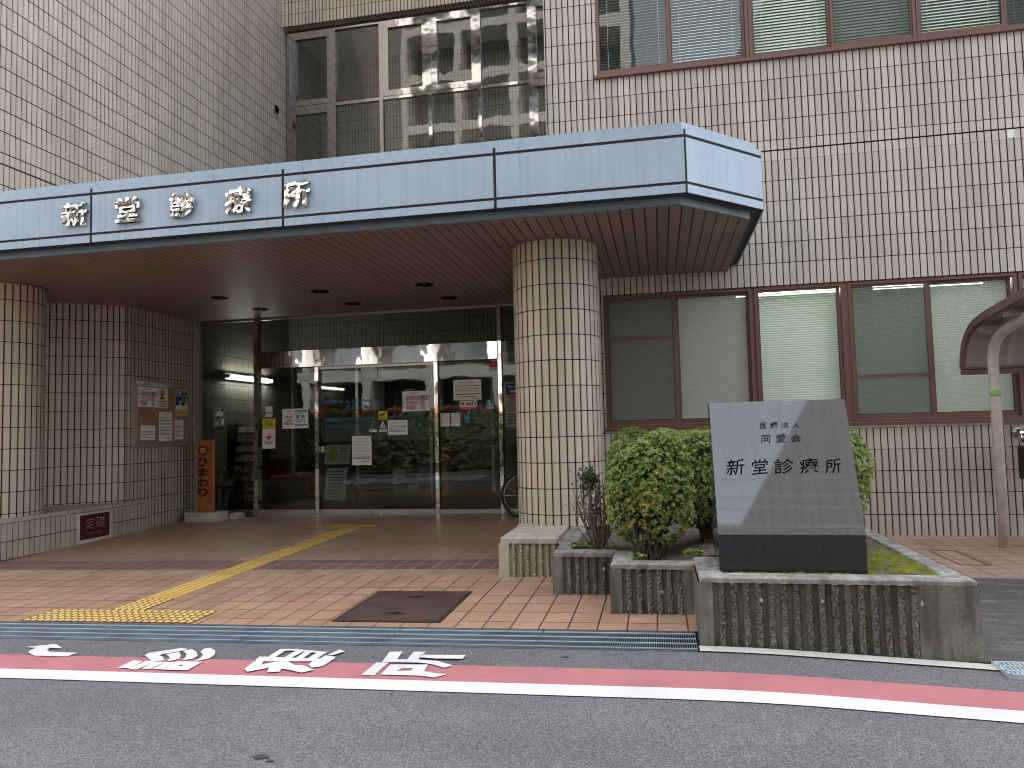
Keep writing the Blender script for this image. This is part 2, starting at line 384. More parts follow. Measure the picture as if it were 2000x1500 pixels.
def glass_mat(name, tint, k=1., rough=0., bump=None):
    n = NB(name); lw = n.n('LayerWeight'); lw.inputs[0].default_value = .5
    f = n.m2('MINIMUM', n.m2('MULTIPLY', n.m2('ADD', .045, n.m2('MULTIPLY', .955, n.m2('POWER', lw.outputs['Facing'], 5.))), k), 1.)
    tr = n.n('BsdfTransparent'); n.put(tr.inputs[0], tint)
    gl = n.n('BsdfGlossy'); n.put(gl.inputs[0], (1, 1, 1)); gl.inputs['Roughness'].default_value = rough
    if bump: n.put(gl.inputs['Normal'], bump(n))
    return n.done(n.mixs(f, tr.outputs[0], gl.outputs[0]))
def wavy(n): return n.bump(n.noise(1.6, 2), .05, .03)
GL_door = glass_mat('door_glass', (.68, .72, .70), .75, 0., wavy)
GL_win = glass_mat('window_glass', (.95, .97, .96), .75, 0., wavy)
def figured():
    n = NB('figured_glass'); x, y, z = n.xyz()
    a = n.m2('SINE', n.m2('MULTIPLY', n.m2('ADD', x, z), 150.)); b = n.m2('SINE', n.m2('MULTIPLY', n.m2('SUBTRACT', x, z), 150.))
    h = n.m2('ADD', n.m2('ABSOLUTE', a), n.m2('ABSOLUTE', b))
    nm = n.bump(h, 1., .006)
    lw = n.n('LayerWeight'); lw.inputs[0].default_value = .5
    f = n.m2('MINIMUM', n.m2('ADD', .09, n.m2('POWER', lw.outputs['Facing'], 4.)), 1.)
    tr = n.n('BsdfTransparent'); n.put(tr.inputs[0], n.ramp(h, [(.25, (.76, .80, .75)), (1., (1, 1, 1))]))
    gl = n.n('BsdfGlossy'); gl.inputs['Roughness'].default_value = .12; n.put(gl.inputs['Normal'], nm)
    df = n.n('BsdfDiffuse'); n.put(df.inputs[0], (.78, .84, .78)); n.put(df.inputs['Normal'], nm)
    s1 = n.mixs(.3, tr.outputs[0], df.outputs[0])
    return n.done(n.mixs(f, s1, gl.outputs[0]))
GL_fig = figured()
def meshy(name, t, col):
    n = NB(name); tr = n.n('BsdfTransparent'); df = n.n('BsdfDiffuse'); n.put(df.inputs[0], col)
    return n.done(n.mixs(t, tr.outputs[0], df.outputs[0]))
SCREEN = meshy('insect_screen', .5, (.09, .1, .09)); FILM = meshy('frosted_film', .5, (.40, .47, .42))
BLIND = M('pale_green_slat', (.82, .92, .78), .55, var=.04); BLIND_w = M('white_slat', (.88, .91, .88), .55, var=.04); BLIND_c = M('cream_slat', (.88, .88, .78), .55, var=.04)
ROOM = M('room_wall', (.4, .4, .38), .8); CEIL = M('white_ceiling', (.6, .6, .57), .8); DARK = M('dark_room', (.05, .047, .045), .8)
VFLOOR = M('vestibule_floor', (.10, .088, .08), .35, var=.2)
def emit(name, col, st):
    n = NB(name); e = n.n('Emission'); n.put(e.inputs[0], col); e.inputs[1].default_value = st; return n.done(e.outputs[0])
TUBE = emit('lit_fluorescent_tube', (1, .98, .9), 9.)
PAPER = M('white_paper', (.86, .86, .84), .7, var=.04, scale=9); PAPER_c = M('cream_paper', (.76, .69, .52), .7, var=.06)
PAPER_b = M('bluish_paper', (.74, .79, .8), .7, var=.05)
TXT = M('print_black', (.03, .03, .035), .7); TXT_g = M('print_grey', (.22, .22, .24), .7)
PINK = M('print_pink', (.62, .36, .52), .7); PINKD = M('print_magenta', (.45, .1, .3), .7); CYAN = M('print_cyan', (.10, .36, .44), .7); BLUE = M('print_blue', (.03, .22, .46), .6); NAVY = M('print_navy', (.02, .05, .22), .6)
YEL = M('print_yellow', (.72, .58, .03), .6); RED = M('print_red', (.58, .03, .06), .6); ROSE = M('print_rose', (.6, .12, .16), .6); GREEN = M('print_green', (.02, .3, .12), .6); ORANGE = M('sign_orange', (.72, .3, .02), .5)
CORK = M('cork_board', (.36, .21, .125), .9, var=.16, scale=4, bump=.3, bscale=200)
def wood():
    n = NB('varnished_wood'); x, y, z = n.xyz(); g = n.noise(9, 6, n.vmul(n.pos(), (9, 9, .8)), .65)
    c = n.ramp(g, [(.28, (.20, .055, .014)), (.5, (.42, .14, .035)), (.75, (.55, .21, .06))])
    return n.done(n.bsdf(c, .35, 0, n.bump(g, .2, .004), .5, .3))
WOOD = wood(); CARVE = M('dark_carving', (.045, .012, .008), .5); SUNFACE = M('carved_sun_face', (.62, .3, .08), .5)
REDSTONE = M('red_granite', (.085, .012, .022), .25, var=.3, scale=40); CARVED = M('carved_grey', (.19, .125, .13), .7)
SOIL = M('planter_soil', (.12, .10, .085), 1., var=.35, scale=14, bump=1., bscale=60)
def moss_mat():
    n = NB('moss'); f = n.noise(7, 6, rough=.7); g = n.noise(150, 4)
    c = n.ramp(f, [(.32, (.15, .12, .085)), (.47, (.17, .165, .03)), (.6, (.24, .26, .02)), (.75, (.34, .34, .05))])
    c = n.mul(c, n.ramp(g, [(.3, .55), (.7, 1.3)]))
    return n.done(n.bsdf(c, 1., 0, n.bump(g, 1., .012), .1))
MOSS = moss_mat()
def leaf(name, col, tr=.25):
    n = NB(name); f = n.noise(40, 2)
    c = n.ramp(f, [(.3, tuple(x*.8 for x in col)), (.7, tuple(x*1.2 for x in col))])
    t = n.n('BsdfTranslucent'); n.put(t.inputs[0], tuple(min(1, x*1.3) for x in col))
    return n.done(n.mixs(tr, n.bsdf(c, .42, 0, None, .4), t.outputs[0]))
LV = [leaf('leaf_bright', (.26, .33, .06)), leaf('leaf_mid', (.145, .21, .045)), leaf('leaf_dark', (.045, .08, .025)), leaf('leaf_yellow', (.50, .36, .05)), leaf('leaf_orange', (.48, .19, .04)), leaf('leaf_pale', (.30, .36, .10))]
LV_red = [leaf('leaf_wine', (.09, .025, .03)), leaf('leaf_sage', (.06, .09, .055)), leaf('leaf_brown', (.14, .09, .07))]
BARK = M('dark_bark', (.05, .038, .032), .9, var=.3, scale=30); TWIG = M('grey_red_twig', (.16, .11, .10), .9, var=.3, scale=30)
S_brown = M('shelter_brown_frame', (.17, .095, .075), .4, .2); S_sheet = M('shelter_grey_sheet', (.34, .305, .28), .5, .2, .08); S_post = M('shelter_cream_post', (.56, .52, .47), .5, 0, .16, 14)
LIME = M('lime_bloom', (.45, .43, .39), .9, var=.3, scale=60); PIPE = M('pipe_grey', (.62, .62, .6), .35, .2); WHITEP = M('white_plaster', (.66, .65, .62), .7, var=.06, scale=2)

# ================================================================ SETTING
def plane_z(x, y): return -1.186+.0143*(x+6.78)+.016*(y-10)
def road_z(x, y):
    d = min(x, 3.)-.05
    return plane_z(max(min(x, 3.), -20), y)-(0 if d < 0 else (.0503*d*d/1.3 if d < .65 else .0503*(d-.325)))
XS = [-40, -20, -14, -10, -8, -6, -5, -4, -3, -2, -1, -.4, 0, .1, .2, .3, .4, .5, .6, .7, .9, 1.1, 1.3, 1.6, 2, 2.5, 3, 5, 9, 30]
def strip(x0, x1, ya, yb, dz, zf=road_z, mb=None, mi=0):
    """a sheet lying on the ground between the curves ya(x) and yb(x)"""
    mb = mb or MB(); xs = [x0]+[x for x in XS if x0+.02 < x < x1-.02]+[x1]
    A = ya if callable(ya) else (lambda x: ya); B = yb if callable(yb) else (lambda x: yb)
    for a, b in zip(xs, xs[1:]):
        mb.face([(a, A(a), zf(a, A(a))+dz), (b, A(b), zf(b, A(b))+dz), (b, B(b), zf(b, B(b))+dz), (a, B(a), zf(a, B(a))+dz)], mi=mi)
    return mb
g = MB(); g.face([(-300, -300, -2.6), (300, -300, -2.6), (300, 300, -2.6), (-300, 300, -2.6)])
tag(g.build('ground', asphalt('far_ground', .9)), kind='structure')
rd = strip(-40, 30, -1.6, 3.0, 0); strip(-40, 30, 3.0, 4.04, 0, mb=rd); strip(.165, 1.46, 4.04, 4.16, 0, mb=rd)
tag(rd.build('road', A_road), kind='structure')
tag(strip(-40, 30, -6, -1.6, .12).build('far_pavement', A_ramp), kind='structure')
kb = strip(-40, 30, -1.72, -1.6, .125); strip(-40, 30, -1.6, -1.599, .0, mb=kb)
for a, b in zip(XS, XS[1:]): kb.face([(b, -1.598, road_z(b, -1.6)), (a, -1.598, road_z(a, -1.6)), (a, -1.598, road_z(a, -1.6)+.125), (b, -1.598, road_z(b, -1.6)+.125)])
tag(kb.build('far_kerb', A_edge), kind='structure')
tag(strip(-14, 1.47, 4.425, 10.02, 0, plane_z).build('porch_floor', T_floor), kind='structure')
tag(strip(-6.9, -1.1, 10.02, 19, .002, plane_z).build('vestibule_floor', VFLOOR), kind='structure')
wk = MB(); wk.face([(1.54, 6.365, -1.227), (9, 6.365, -1.235), (9, 8.7, -1.235), (1.54, 8.7, -1.227)])
tag(wk.build('walkway', T_walk), kind='structure')
rp = MB()
for a, b in zip([1.53, 2, 2.5, 3], [2, 2.5, 3, 9]):
    rp.face([(a, 4.17, road_z(a, 4.17)), (b, 4.17, road_z(b, 4.17)), (b, 6.34, -1.226), (a, 6.34, -1.226)])
tag(rp.build('side_ramp', A_ramp), kind='structure')
es = MB(); es.box(1.545, 9, 6.335, 6.372, -1.3, -1.219)
tag(es.build('walkway_edging', ALU), kind='structure')
# painted bands along the kerb
tag(strip(-40, 30, 3.505, 3.742, .004).build('red_stripe', P_red), kind='structure')
tag(strip(-40, 30, lambda x: 3.372, lambda x: 3.507, .005).build('white_line', P_white), kind='structure')
tag(strip(-40, 30, -1.05, -.92, .005).build('far_white_line', P_white), kind='structure')
kl = strip(.165, 4, lambda x: 4.045-.012*x, lambda x: 4.135-.014*x, .008)
tag(kl.build('kerb_line', P_kerb), kind='structure')
# a strip of darker asphalt beside the gratings
# road lettering, painted as seen by someone driving to the left
STROKES = {
'診': [[(-2.907, 3.765), (-2.915, 3.809), (-2.771, 3.912), (-2.719, 3.889), (-2.746, 3.848), (-2.797, 3.806), (-2.823, 3.775), (-2.781, 3.751), (-2.726, 3.693), (-2.759, 3.674), (-2.806, 3.683), (-2.841, 3.718)],
   [(-2.791, 3.792), (-2.738, 3.837), (-2.697, 3.794), (-2.658, 3.73), (-2.669, 3.697), (-2.699, 3.678), (-2.718, 3.726), (-2.757, 3.768)],
   [(-2.729, 3.854), (-2.694, 3.891), (-2.632, 3.844), (-2.58, 3.779), (-2.574, 3.729), (-2.621, 3.7), (-2.638, 3.754), (-2.672, 3.807)],
   [(-2.612, 3.85), (-2.623, 3.903), (-2.6, 3.923), (-2.534, 3.873), (-2.493, 3.808), (-2.48, 3.742), (-2.534, 3.689), (-2.54, 3.749), (-2.564, 3.803)],
   [(-2.907, 3.551), (-2.909, 3.676), (-2.843, 3.668), (-2.826, 3.557)],
   [(-2.831, 3.536), (-2.824, 3.676), (-2.764, 3.669), (-2.775, 3.536)],
   [(-2.755, 3.546), (-2.772, 3.664), (-2.7, 3.663), (-2.704, 3.55)],
   [(-2.693, 3.55), (-2.695, 3.657), (-2.636, 3.661), (-2.632, 3.545)],
   [(-2.627, 3.539), (-2.635, 3.672), (-2.57, 3.624), (-2.579, 3.609)],
   [(-2.635, 3.672), (-2.484, 3.678), (-2.552, 3.611), (-2.57, 3.624)],
   [(-2.484, 3.678), (-2.478, 3.542), (-2.561, 3.6), (-2.552, 3.611)],
   [(-2.478, 3.542), (-2.627, 3.539), (-2.579, 3.609), (-2.561, 3.6)]],
'療': [[(-2.198, 3.73), (-2.209, 3.789), (-2.169, 3.792), (-2.158, 3.732)],
   [(-2.158, 3.753), (-2.158, 3.927), (-2.113, 3.93), (-2.111, 3.757)],
   [(-2.059, 3.76), (-2.049, 3.929), (-1.995, 3.914), (-2.014, 3.774)],
   [(-1.987, 3.765), (-1.987, 3.915), (-1.943, 3.911), (-1.943, 3.768)],
   [(-1.916, 3.759), (-1.909, 3.897), (-1.854, 3.894), (-1.861, 3.753)],
   [(-2.113, 3.93), (-2.049, 3.929), (-2.047, 3.902), (-2.111, 3.898)],
   [(-1.995, 3.914), (-1.909, 3.897), (-1.908, 3.873), (-1.993, 3.887)],
   [(-1.827, 3.836), (-1.804, 3.935), (-1.755, 3.907), (-1.797, 3.838)],
   [(-2.194, 3.73), (-2.195, 3.783), (-1.842, 3.775), (-1.838, 3.829), (-1.77, 3.812), (-1.76, 3.781), (-1.766, 3.739), (-1.892, 3.726), (-2.18, 3.706)],
   [(-1.863, 3.728), (-1.761, 3.743), (-1.771, 3.657), (-1.818, 3.63), (-1.862, 3.681)],
   [(-2.175, 3.584), (-2.189, 3.709), (-2.144, 3.723), (-2.119, 3.652), (-2.086, 3.634), (-2.056, 3.607), (-2.135, 3.543)],
   [(-2.119, 3.652), (-2.068, 3.707), (-1.999, 3.718), (-1.932, 3.662), (-2.1, 3.633)],
   [(-2.086, 3.634), (-1.932, 3.662), (-1.87, 3.654), (-1.788, 3.597), (-1.836, 3.552), (-1.922, 3.587), (-1.972, 3.599), (-1.959, 3.556), (-2.024, 3.545), (-2.046, 3.602)]],
'所': [[(-1.512, 3.552), (-1.506, 3.74), (-1.439, 3.741), (-1.443, 3.548)],
   [(-1.413, 3.56), (-1.418, 3.712), (-1.336, 3.659), (-1.352, 3.62)],
   [(-1.418, 3.712), (-1.217, 3.727), (-1.275, 3.664), (-1.336, 3.659)],
   [(-1.217, 3.727), (-1.201, 3.561), (-1.279, 3.626), (-1.275, 3.664)],
   [(-1.201, 3.561), (-1.413, 3.56), (-1.352, 3.62), (-1.279, 3.626)],
   [(-1.217, 3.63), (-1.193, 3.619), (-1.14, 3.599), (-1.074, 3.591), (-1.128, 3.54), (-1.203, 3.559)],
   [(-1.475, 3.742), (-1.499, 3.912), (-1.427, 3.924), (-1.409, 3.784), (-1.396, 3.748)],
   [(-1.41, 3.747), (-1.413, 3.794), (-1.285, 3.796), (-1.183, 3.783), (-1.081, 3.717), (-1.118, 3.681), (-1.194, 3.728), (-1.27, 3.749)],
   [(-1.355, 3.792), (-1.361, 3.923), (-1.292, 3.926), (-1.303, 3.871), (-1.292, 3.796)],
   [(-1.301, 3.833), (-1.297, 3.875), (-1.058, 3.885), (-1.059, 3.824), (-1.208, 3.818)]],
}
def road_glyph(ch, *b):
    m = MB()
    for k, P in enumerate(STROKES[ch]): m.face([(x, y, road_z(x, y)+.0085+.00025*k) for x, y in P])
    return m
for ch, b, lab in (('所', (-1.505, -1.055, 3.542, 3.925), 'white painted road character nearest the manhole cover'),
                   ('療', (-2.195, -1.755, 3.552, 3.93), 'white painted road character with the densest strokes'),
                   ('診', (-2.91, -2.48, 3.546, 3.925), 'white painted road character next to the curved arrow')):
    tag(road_glyph(ch, *b).build('road_character', P_glyph), lab, 'road marking', 'white characters painted on the road')
ar = MB()
pts = [(-3.798, 3.864), (-3.714, 3.856), (-3.706, 3.801), (-3.677, 3.765), (-3.591, 3.717), (-3.37, 3.716), (-3.363, 3.782), (-3.56, 3.791), (-3.602, 3.822), (-3.619, 3.857), (-3.527, 3.856), (-3.647, 3.933)]
q = [(x, y, road_z(x, y)+.0085) for x, y in pts]
for idx in ((0, 1, 9, 11), (9, 10, 11), (1, 2, 8, 9), (2, 3, 8), (3, 4, 7, 8), (4, 5, 6, 7)): ar.face([q[i] for i in idx])
tag(ar.build('road_arrow', P_glyph), 'white curved arrow painted on the road, bending towards the entrance', 'road marking')
# tar stains on the road
for k, (sx, sy, sw) in enumerate(((-1.55, 2.66, .028), (-1.49, 2.63, .014), (-.53, 3.92, .02))):
    st = MB(); n_ = 11
    st.face([(sx+math.cos(2*math.pi*i/n_)*sw*random.uniform(.35, 1.3)*1.6, sy+math.sin(2*math.pi*i/n_)*sw*random.uniform(.3, 1.1), road_z(sx, sy)+.004) for i in range(n_)])
    tag(st.build('road_stain', M('oil_stain', (.045, .044, .046), .7)), kind='structure')

# ---------------------------------------------------------------- drain gratings
def grating(x0, x1, y0, y1, zf, pitch, bars, lift=.004, th=.004):
    m = MB(); n_ = int((x1-x0)/pitch)
    for i in range(n_+1):
        x = x0+.004+(x1-x0-.008)*i/n_; z = zf(x, (y0+y1)/2)+lift
        m.box(x-th/2, x+th/2, y0+.004, y1-.004, z-.022, z-.001)
    for j in range(bars):
        y = y0+(y1-y0)*(j+.5)/bars
        za, zb = zf(x0, y)+lift, zf(x1, y)+lift
        m.obox(((x0+x1)/2, y, (za+zb)/2-.002), ((x1-x0)/2-.002, 0, (zb-za)/2), (0, .0048, 0), (0, 0, .003), mi=1)
    for y in (y0+.003, y1-.003):
        za, zb = zf(x0, y)+lift, zf(x1, y)+lift
        m.obox(((x0+x1)/2, y, (za+zb)/2-.012), ((x1-x0)/2-.002, 0, (zb-za)/2), (0, .003, 0), (0, 0, .012))
    return m
seams = [.16, -.715, -1.6, -2.495, -3.395, -4.295, -5.195, -6.095]
desc = ['rightmost, against the planter', 'second from the planter', 'third from the planter, below the manhole cover', 'fourth from the planter', 'fifth from the planter', 'sixth from the planter', 'leftmost, cut by the edge of the photo']
for i in range(7):
    gm = grating(seams[i+1]+.003, seams[i]-.003, 4.045, 4.405, plane_z, .0125, 4)
    tag(gm.build('drain_grating', [GALV, GALV_l]), 'galvanised steel drain grating along the porch edge, '+desc[i], 'grating', 'drain gratings along the porch')
ch_ = strip(-14, .16, 4.02, 4.43, -.14, plane_z)
for y in (4.035, 4.418):
    for a, b in zip([-14, -6], [-6, .165]):
        ch_.face([(a, y, plane_z(a, y)-.15), (b, y, plane_z(b, y)-.15), (b, y, plane_z(b, y)-.002), (a, y, plane_z(a, y)-.002)])
tag(ch_.build('drain_channel', M('dark_channel', (.03, .03, .032), .9)), kind='structure')
sg = MB(); zz = -1.205
for i in range(40):
    x = 1.60+i*.022; sg.box(x-.0045, x+.0045, 3.93, 4.13, zz-.03, zz)
for y in (3.935, 3.985, 4.065, 4.128): sg.box(1.575, 2.5, y-.006, y+.006, zz-.04, zz+.003)
sg.box(1.572, 1.586, 3.93, 4.13, zz-.045, zz+.003)
tag(sg.build('drain_grating', GALV_l), 'short steel gutter grating at the foot of the dark side ramp', 'grating')
gt = MB(); gt.box(1.40, 3, 3.90, 4.16, -1.30, -1.275); gt.box(1.40, 3, 4.145, 4.165, -1.3, -1.215)
tag(gt.build('gutter', M('dark_gutter', (.035, .032, .03), .5)), kind='structure')  # gutter box in one even dark tone

# ---------------------------------------------------------------- manhole cover
mh = MB()
def onp(x, y, dz): return (x, y, plane_z(x, y)+dz)
def slab(m, x0, x1, y0, y1, dz0, dz1, mi=0):
    b = [onp(x0, y0, dz0), onp(x1, y0, dz0), onp(x1, y1, dz0), onp(x0, y1, dz0)]; t = [onp(x0, y0, dz1), onp(x1, y0, dz1), onp(x1, y1, dz1), onp(x0, y1, dz1)]
    m.face(t, mi=mi)
    for i in range(4): m.face([b[i], b[(i+1) % 4], t[(i+1) % 4], t[i]], mi=mi)
t_mh = thing('manhole_cover', 'square rusty brown manhole cover set in the tiled porch floor', 'manhole cover', (-1.76, 4.93, plane_z(-1.76, 4.93)))
mh = MB(); slab(mh, -2.10, -1.42, 4.545, 5.325, 0, .006); mh.build('plate', IRON, t_mh)
mf = MB()
for a in ((-2.125, -2.102, 4.52, 5.35), (-1.418, -1.395, 4.52, 5.35), (-2.102, -1.418, 4.52, 4.543), (-2.102, -1.418, 5.327, 5.35)): slab(mf, *a, 0, .005)
mf.build('rim', M('rim_iron', (.05, .035, .032), .6, .4), t_mh)
for y in (4.72, 5.17):
    mk = MB(); slab(mk, -1.83, -1.69, y-.012, y+.012, .004, .0075); slab(mk, -1.775, -1.745, y-.03, y+.03, .004, .0082); mk.build('lifting_slot', BLACK, t_mh)

# ---------------------------------------------------------------- tactile paving
def bumps(m, x0, x1, y0, y1):
    nx = max(1, int(round((x1-x0)/.0555))); ny = max(1, int(round((y1-y0)/.0555)))
    for i in range(nx):
        for j in range(ny):
            cx = x0+(x1-x0)*(i+.5)/nx; cy = y0+(y1-y0)*(j+.5)/ny; P = [(math.cos(k*math.pi/5), math.sin(k*math.pi/5)) for k in range(10)]
            for k in range(10):
                a, b = P[k], P[(k+1) % 10]
                m.face([onp(cx+a[0]*.0215, cy+a[1]*.0215, .004), onp(cx+b[0]*.0215, cy+b[1]*.0215, .004), onp(cx+b[0]*.015, cy+b[1]*.015, .010), onp(cx+a[0]*.015, cy+a[1]*.015, .010)], mi=1)
            m.face([onp(cx+a*.015, cy+b*.015, .010) for a, b in P], mi=1)
P_yellow2 = paint('tactile_stud_yellow', (.74, .49, .15), .36); P_ydark = paint('tactile_worn_base', (.13, .085, .045), .5)
tp = MB(); slab(tp, -4.40, -3.08, 4.432, 4.735, 0, .004); bumps(tp, -4.40, -3.08, 4.435, 4.735); slab(tp, -3.93, -3.665, 4.737, 5.07, 0, .004); bumps(tp, -3.93, -3.665, 4.74, 5.07)
tag(tp.build('tactile_paving', [P_ydark, P_yellow2]), 'yellow studded tactile paving at the porch edge by the gratings', 'tactile paving')
tl = MB()
for j in range(12):
    y0 = 5.073+j*.298; y1 = y0+.294
    slab(tl, -3.93, -3.665, y0, y1, 0, .004)
    for i in range(4):
        cx = -3.93+.265*(i+.5)/4; slab(tl, cx-.019, cx+.019, y0+.012, y1-.012, .004, .009, 1)
tag(tl.build('tactile_paving', [P_yellow, P_yellow2]), 'yellow ribbed tactile paving leading across the porch to the doors', 'tactile paving')
t2 = MB(); slab(t2, -4.4, -3.5, 8.66, 8.96, 0, .004); bumps(t2, -4.4, -3.5, 8.66, 8.96)
tag(t2.build('tactile_paving', [P_ydark, P_yellow]), 'short yellow studded tactile paving in front of the sliding doors', 'tactile paving')

# ================================================================ THE CLINIC
YW = 8.65; XL = -6.85; YD = 10.0; YB = 12.85
clinic = thing('clinic_building', 'beige tiled clinic building with glass entrance, blue canopy and brown framed windows', 'clinic', (-1, 10, -1.2))
TP, RPH = .0709, .2345
def uy_(z0, rp=RPH, tp=TP, x0=2.3425): return lambda p: ((p[0]-x0)/tp+200, (p[2]-z0)/rp+100)
def ux_(z0, y0=6.516, rp=.2335, tp=.0695): return lambda p: ((p[1]-y0)/tp+200, (p[2]-z0)/rp+100)
def quad(m, pts, f, mi=0): m.face(pts, [f(p) for p in pts], mi)
def wy(m, x0, x1, z0, z1, f, y=YW, mi=0): quad(m, [(x0, y, z0), (x1, y, z0), (x1, y, z1), (x0, y, z1)], f, mi)
def wx(m, y0, y1, z0, z1, f, x=XL, mi=0, flip=False):
    p = [(x, y0, z0), (x, y1, z0), (x, y1, z1), (x, y0, z1)]
    quad(m, p[::-1] if flip else p, f, mi)
low = uy_(-.5395); mid = uy_(1.806-.2385, .2385); top = uy_(3.225, .2365); piece = lambda z: uy_(z, .118)
XR = 9.5
w = MB()
wy(w, -1.215, XR, -1.6, -.30, low); wy(w, -1.215, XR, -.30, -.068, low, mi=1)
wy(w, -1.215, -.605, -.068, 1.55, low)
wy(w, 4.75, XR, -.068, 1.55, low)
lint = uy_(1.55, .256)
wy(w, -1.215, XR, 1.55, 1.806, lint, mi=1)
wy(w, -1.215, XR, 1.806, 2.987, uy_(1.806, .2362))
wy(w, -1.215, XR, 2.987, 3.098, uy_(2.987, .111), mi=1); wy(w, -1.215, XR, 3.112, 3.225, uy_(3.112, .113), mi=1)
quad(w, [(-1.215, YW+.012, 3.095), (XR, YW+.012, 3.095), (XR, YW+.012, 3.115), (-1.215, YW+.012, 3.115)], lambda p: (0.02, .02))
wy(w, -.585, XR, 3.225, 3.936, top); wy(w, -.585, XR, 3.936, 4.17, uy_(3.936, .234), mi=1)
wy(w, -1.215, -.585, 3.225, 13, top)
wy(w, -.585, XR, 5.95, 13, top); wy(w, 6.6, XR, 4.17, 5.95, top)
# returns of the openings and the pier's side
quad(w, [(-.6, YW, 1.55), (-.6, YW+.1, 1.55), (XR, YW+.1, 1.55), (XR, YW, 1.55)], lambda p: ((p[0]-2.3425)/TP+200, p[1]*3), 1)
wx(w, YW, 13.2, -1.6, 13, ux_(3.225), x=-1.215, flip=True)
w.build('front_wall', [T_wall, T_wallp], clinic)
w = MB(); f = ux_(3.112, 6.516)
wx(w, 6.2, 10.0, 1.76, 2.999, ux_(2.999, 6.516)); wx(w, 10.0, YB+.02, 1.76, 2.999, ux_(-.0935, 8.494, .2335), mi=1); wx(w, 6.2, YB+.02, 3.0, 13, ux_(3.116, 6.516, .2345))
wx(w, YB+.02, 14.32, 2.2, 13, ux_(3.116, 6.516, .2345), mi=1)
quad(w, [(-14, 6.2, 1.76), (XL, 6.2, 1.76), (XL, 6.2, 13), (-14, 6.2, 13)], uy_(3.1))
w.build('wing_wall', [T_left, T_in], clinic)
m = MB(); m.box(XL-.01, XL+.0015, 6.2, YB, 2.990, 3.008); m.build('sealant_joint', M('dark_sealant', (.015, .012, .014), .7), clinic)
w = MB()
wx(w, 8.494, 10.0, -1.3, 1.76, ux_(-.0935, 8.494, .2335))
wx(w, 10.0, YB, -1.3, 1.76, ux_(-.0935, 8.494, .2335), mi=1)
L_ = math.hypot(.75, .634)
def uo(p): return (math.hypot(p[0]+7.6, p[1]-7.86)/TP+.5, (p[2]+.0935)/.2335+100)
quad(w, [(-7.6, 7.86, -.82), (XL, 8.494, -.82), (XL, 8.494, 1.76), (-7.6, 7.86, 1.76)], uo)
quad(w, [(-9.5, 7.86, -.82), (-7.6, 7.86, -.82), (-7.6, 7.86, 1.76), (-9.5, 7.86, 1.76)], uo)
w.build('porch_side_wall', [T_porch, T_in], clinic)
# low tiled wall with ledge and cornerstone
w = MB(); X0 = -6.78; CZ = -.857
lo_ = lambda p: ((p[1]-6.5)/TP+200, (p[2]-CZ)/.19+100)
wx(w, 5.8, 8.87, -1.5, CZ, lo_, x=X0)
wx(w, 5.8, 8.87, CZ+.006, -.807, lambda p: ((p[1]-6.51)/.236+100, .5), x=X0+.004, mi=1)
quad(w, [(X0, 8.87, -1.5), (XL, 8.87, -1.5), (XL, 8.87, -.807), (X0, 8.87, -.807)], lambda p: (.5, .5))
w.face([(-9.5, 5.8, -.8072), (X0+.004, 5.8, -.8072), (X0+.004, 8.87, -.8072), (-6.9, 8.87, -.8072), (-9.5, 8.6, -.8072)], mi=2)
w.face([(X0+.002, 5.8, CZ), (X0+.002, 8.87, CZ), (X0+.002, 8.87, CZ+.006), (X0+.002, 5.8, CZ+.006)], mi=3)
w.face([(-9.5, 5.8, -1.6), (X0, 5.8, -1.6), (X0, 5.8, -.81), (-9.5, 5.8, -.81)])
w.build('low_wall', [T_low, tile_mat('ledge_tile', (.48, .42, .33), ju=.02, jv=.0, ridge=False), M('ledge_mortar', (.3, .265, .21), .9), B_dark], clinic)
pq = MB(); pq.box(X0-.02, X0+.008, 7.638, 8.115, -1.18, -.889)
plq = pq.build('cornerstone', REDSTONE, clinic)
p2 = MB()
for a in ((7.60, 7.638, -1.215, -.87), (8.115, 8.15, -1.215, -.87), (7.638, 8.115, -1.222, -1.18), (7.638, 8.115, -.889, -.868)): p2.box(X0-.01, X0+.005, a[0], a[1], a[2], a[3])
p2.build('cornerstone_border', C_white, clinic)
p3 = MB(); O = (X0+.0085, 7.638, -1.18); UX = (0, 1, 0); UY = (0, 0, 1)
p3.glyphs('定礎', (.09, .115, .40, .25), O, UX, UY, .0006); p3.glyphs('平成五年四月', (.11, .045, .34, .082), O, UX, UY, .0006)
p3.build('inscription', CARVED, plq)

m = MB(); m.box(3.783, 3.842, YW-.003, YW+.01, 3.008, 3.094); m.build('white_tile', M('white_repair_tile', (.75, .74, .72), .4), clinic)
# columns
def column(cx, cy, r, z0, z1):
    m = MB(); seg = 72
    for k in range(seg):
        a0, a1 = 2*math.pi*k/seg, 2*math.pi*(k+1)/seg
        P = [(cx+r*math.sin(a0), cy-r*math.cos(a0)), (cx+r*math.sin(a1), cy-r*math.cos(a1))]
        u = (k*36/seg+.42, (k+1)*36/seg+.42)
        pts = [(*P[0], z0), (*P[1], z0), (*P[1], z1), (*P[0], z1)]
        m.face(pts, [(u[0], (z0+.307)/.2325+50), (u[1], (z0+.307)/.2325+50), (u[1], (z1+.307)/.2325+50), (u[0], (z1+.307)/.2325+50)])
    return m
column(-.937, 7.0, .41, -.90, 1.735).build('column', T_column, clinic, smooth=True)
column(-7.235, 7.0, .41, -.81, 1.735).build('column', T_column, clinic, smooth=True)
for cx in (-.937, -7.235):
    m = MB(); m.cyl(cx, 7.0, 1.735, 1.7545, .425, 48); m.build('column_collar', M('collar_brown', (.2, .13, .10), .5), clinic)

# ---------------- canopy
canopy = MB()
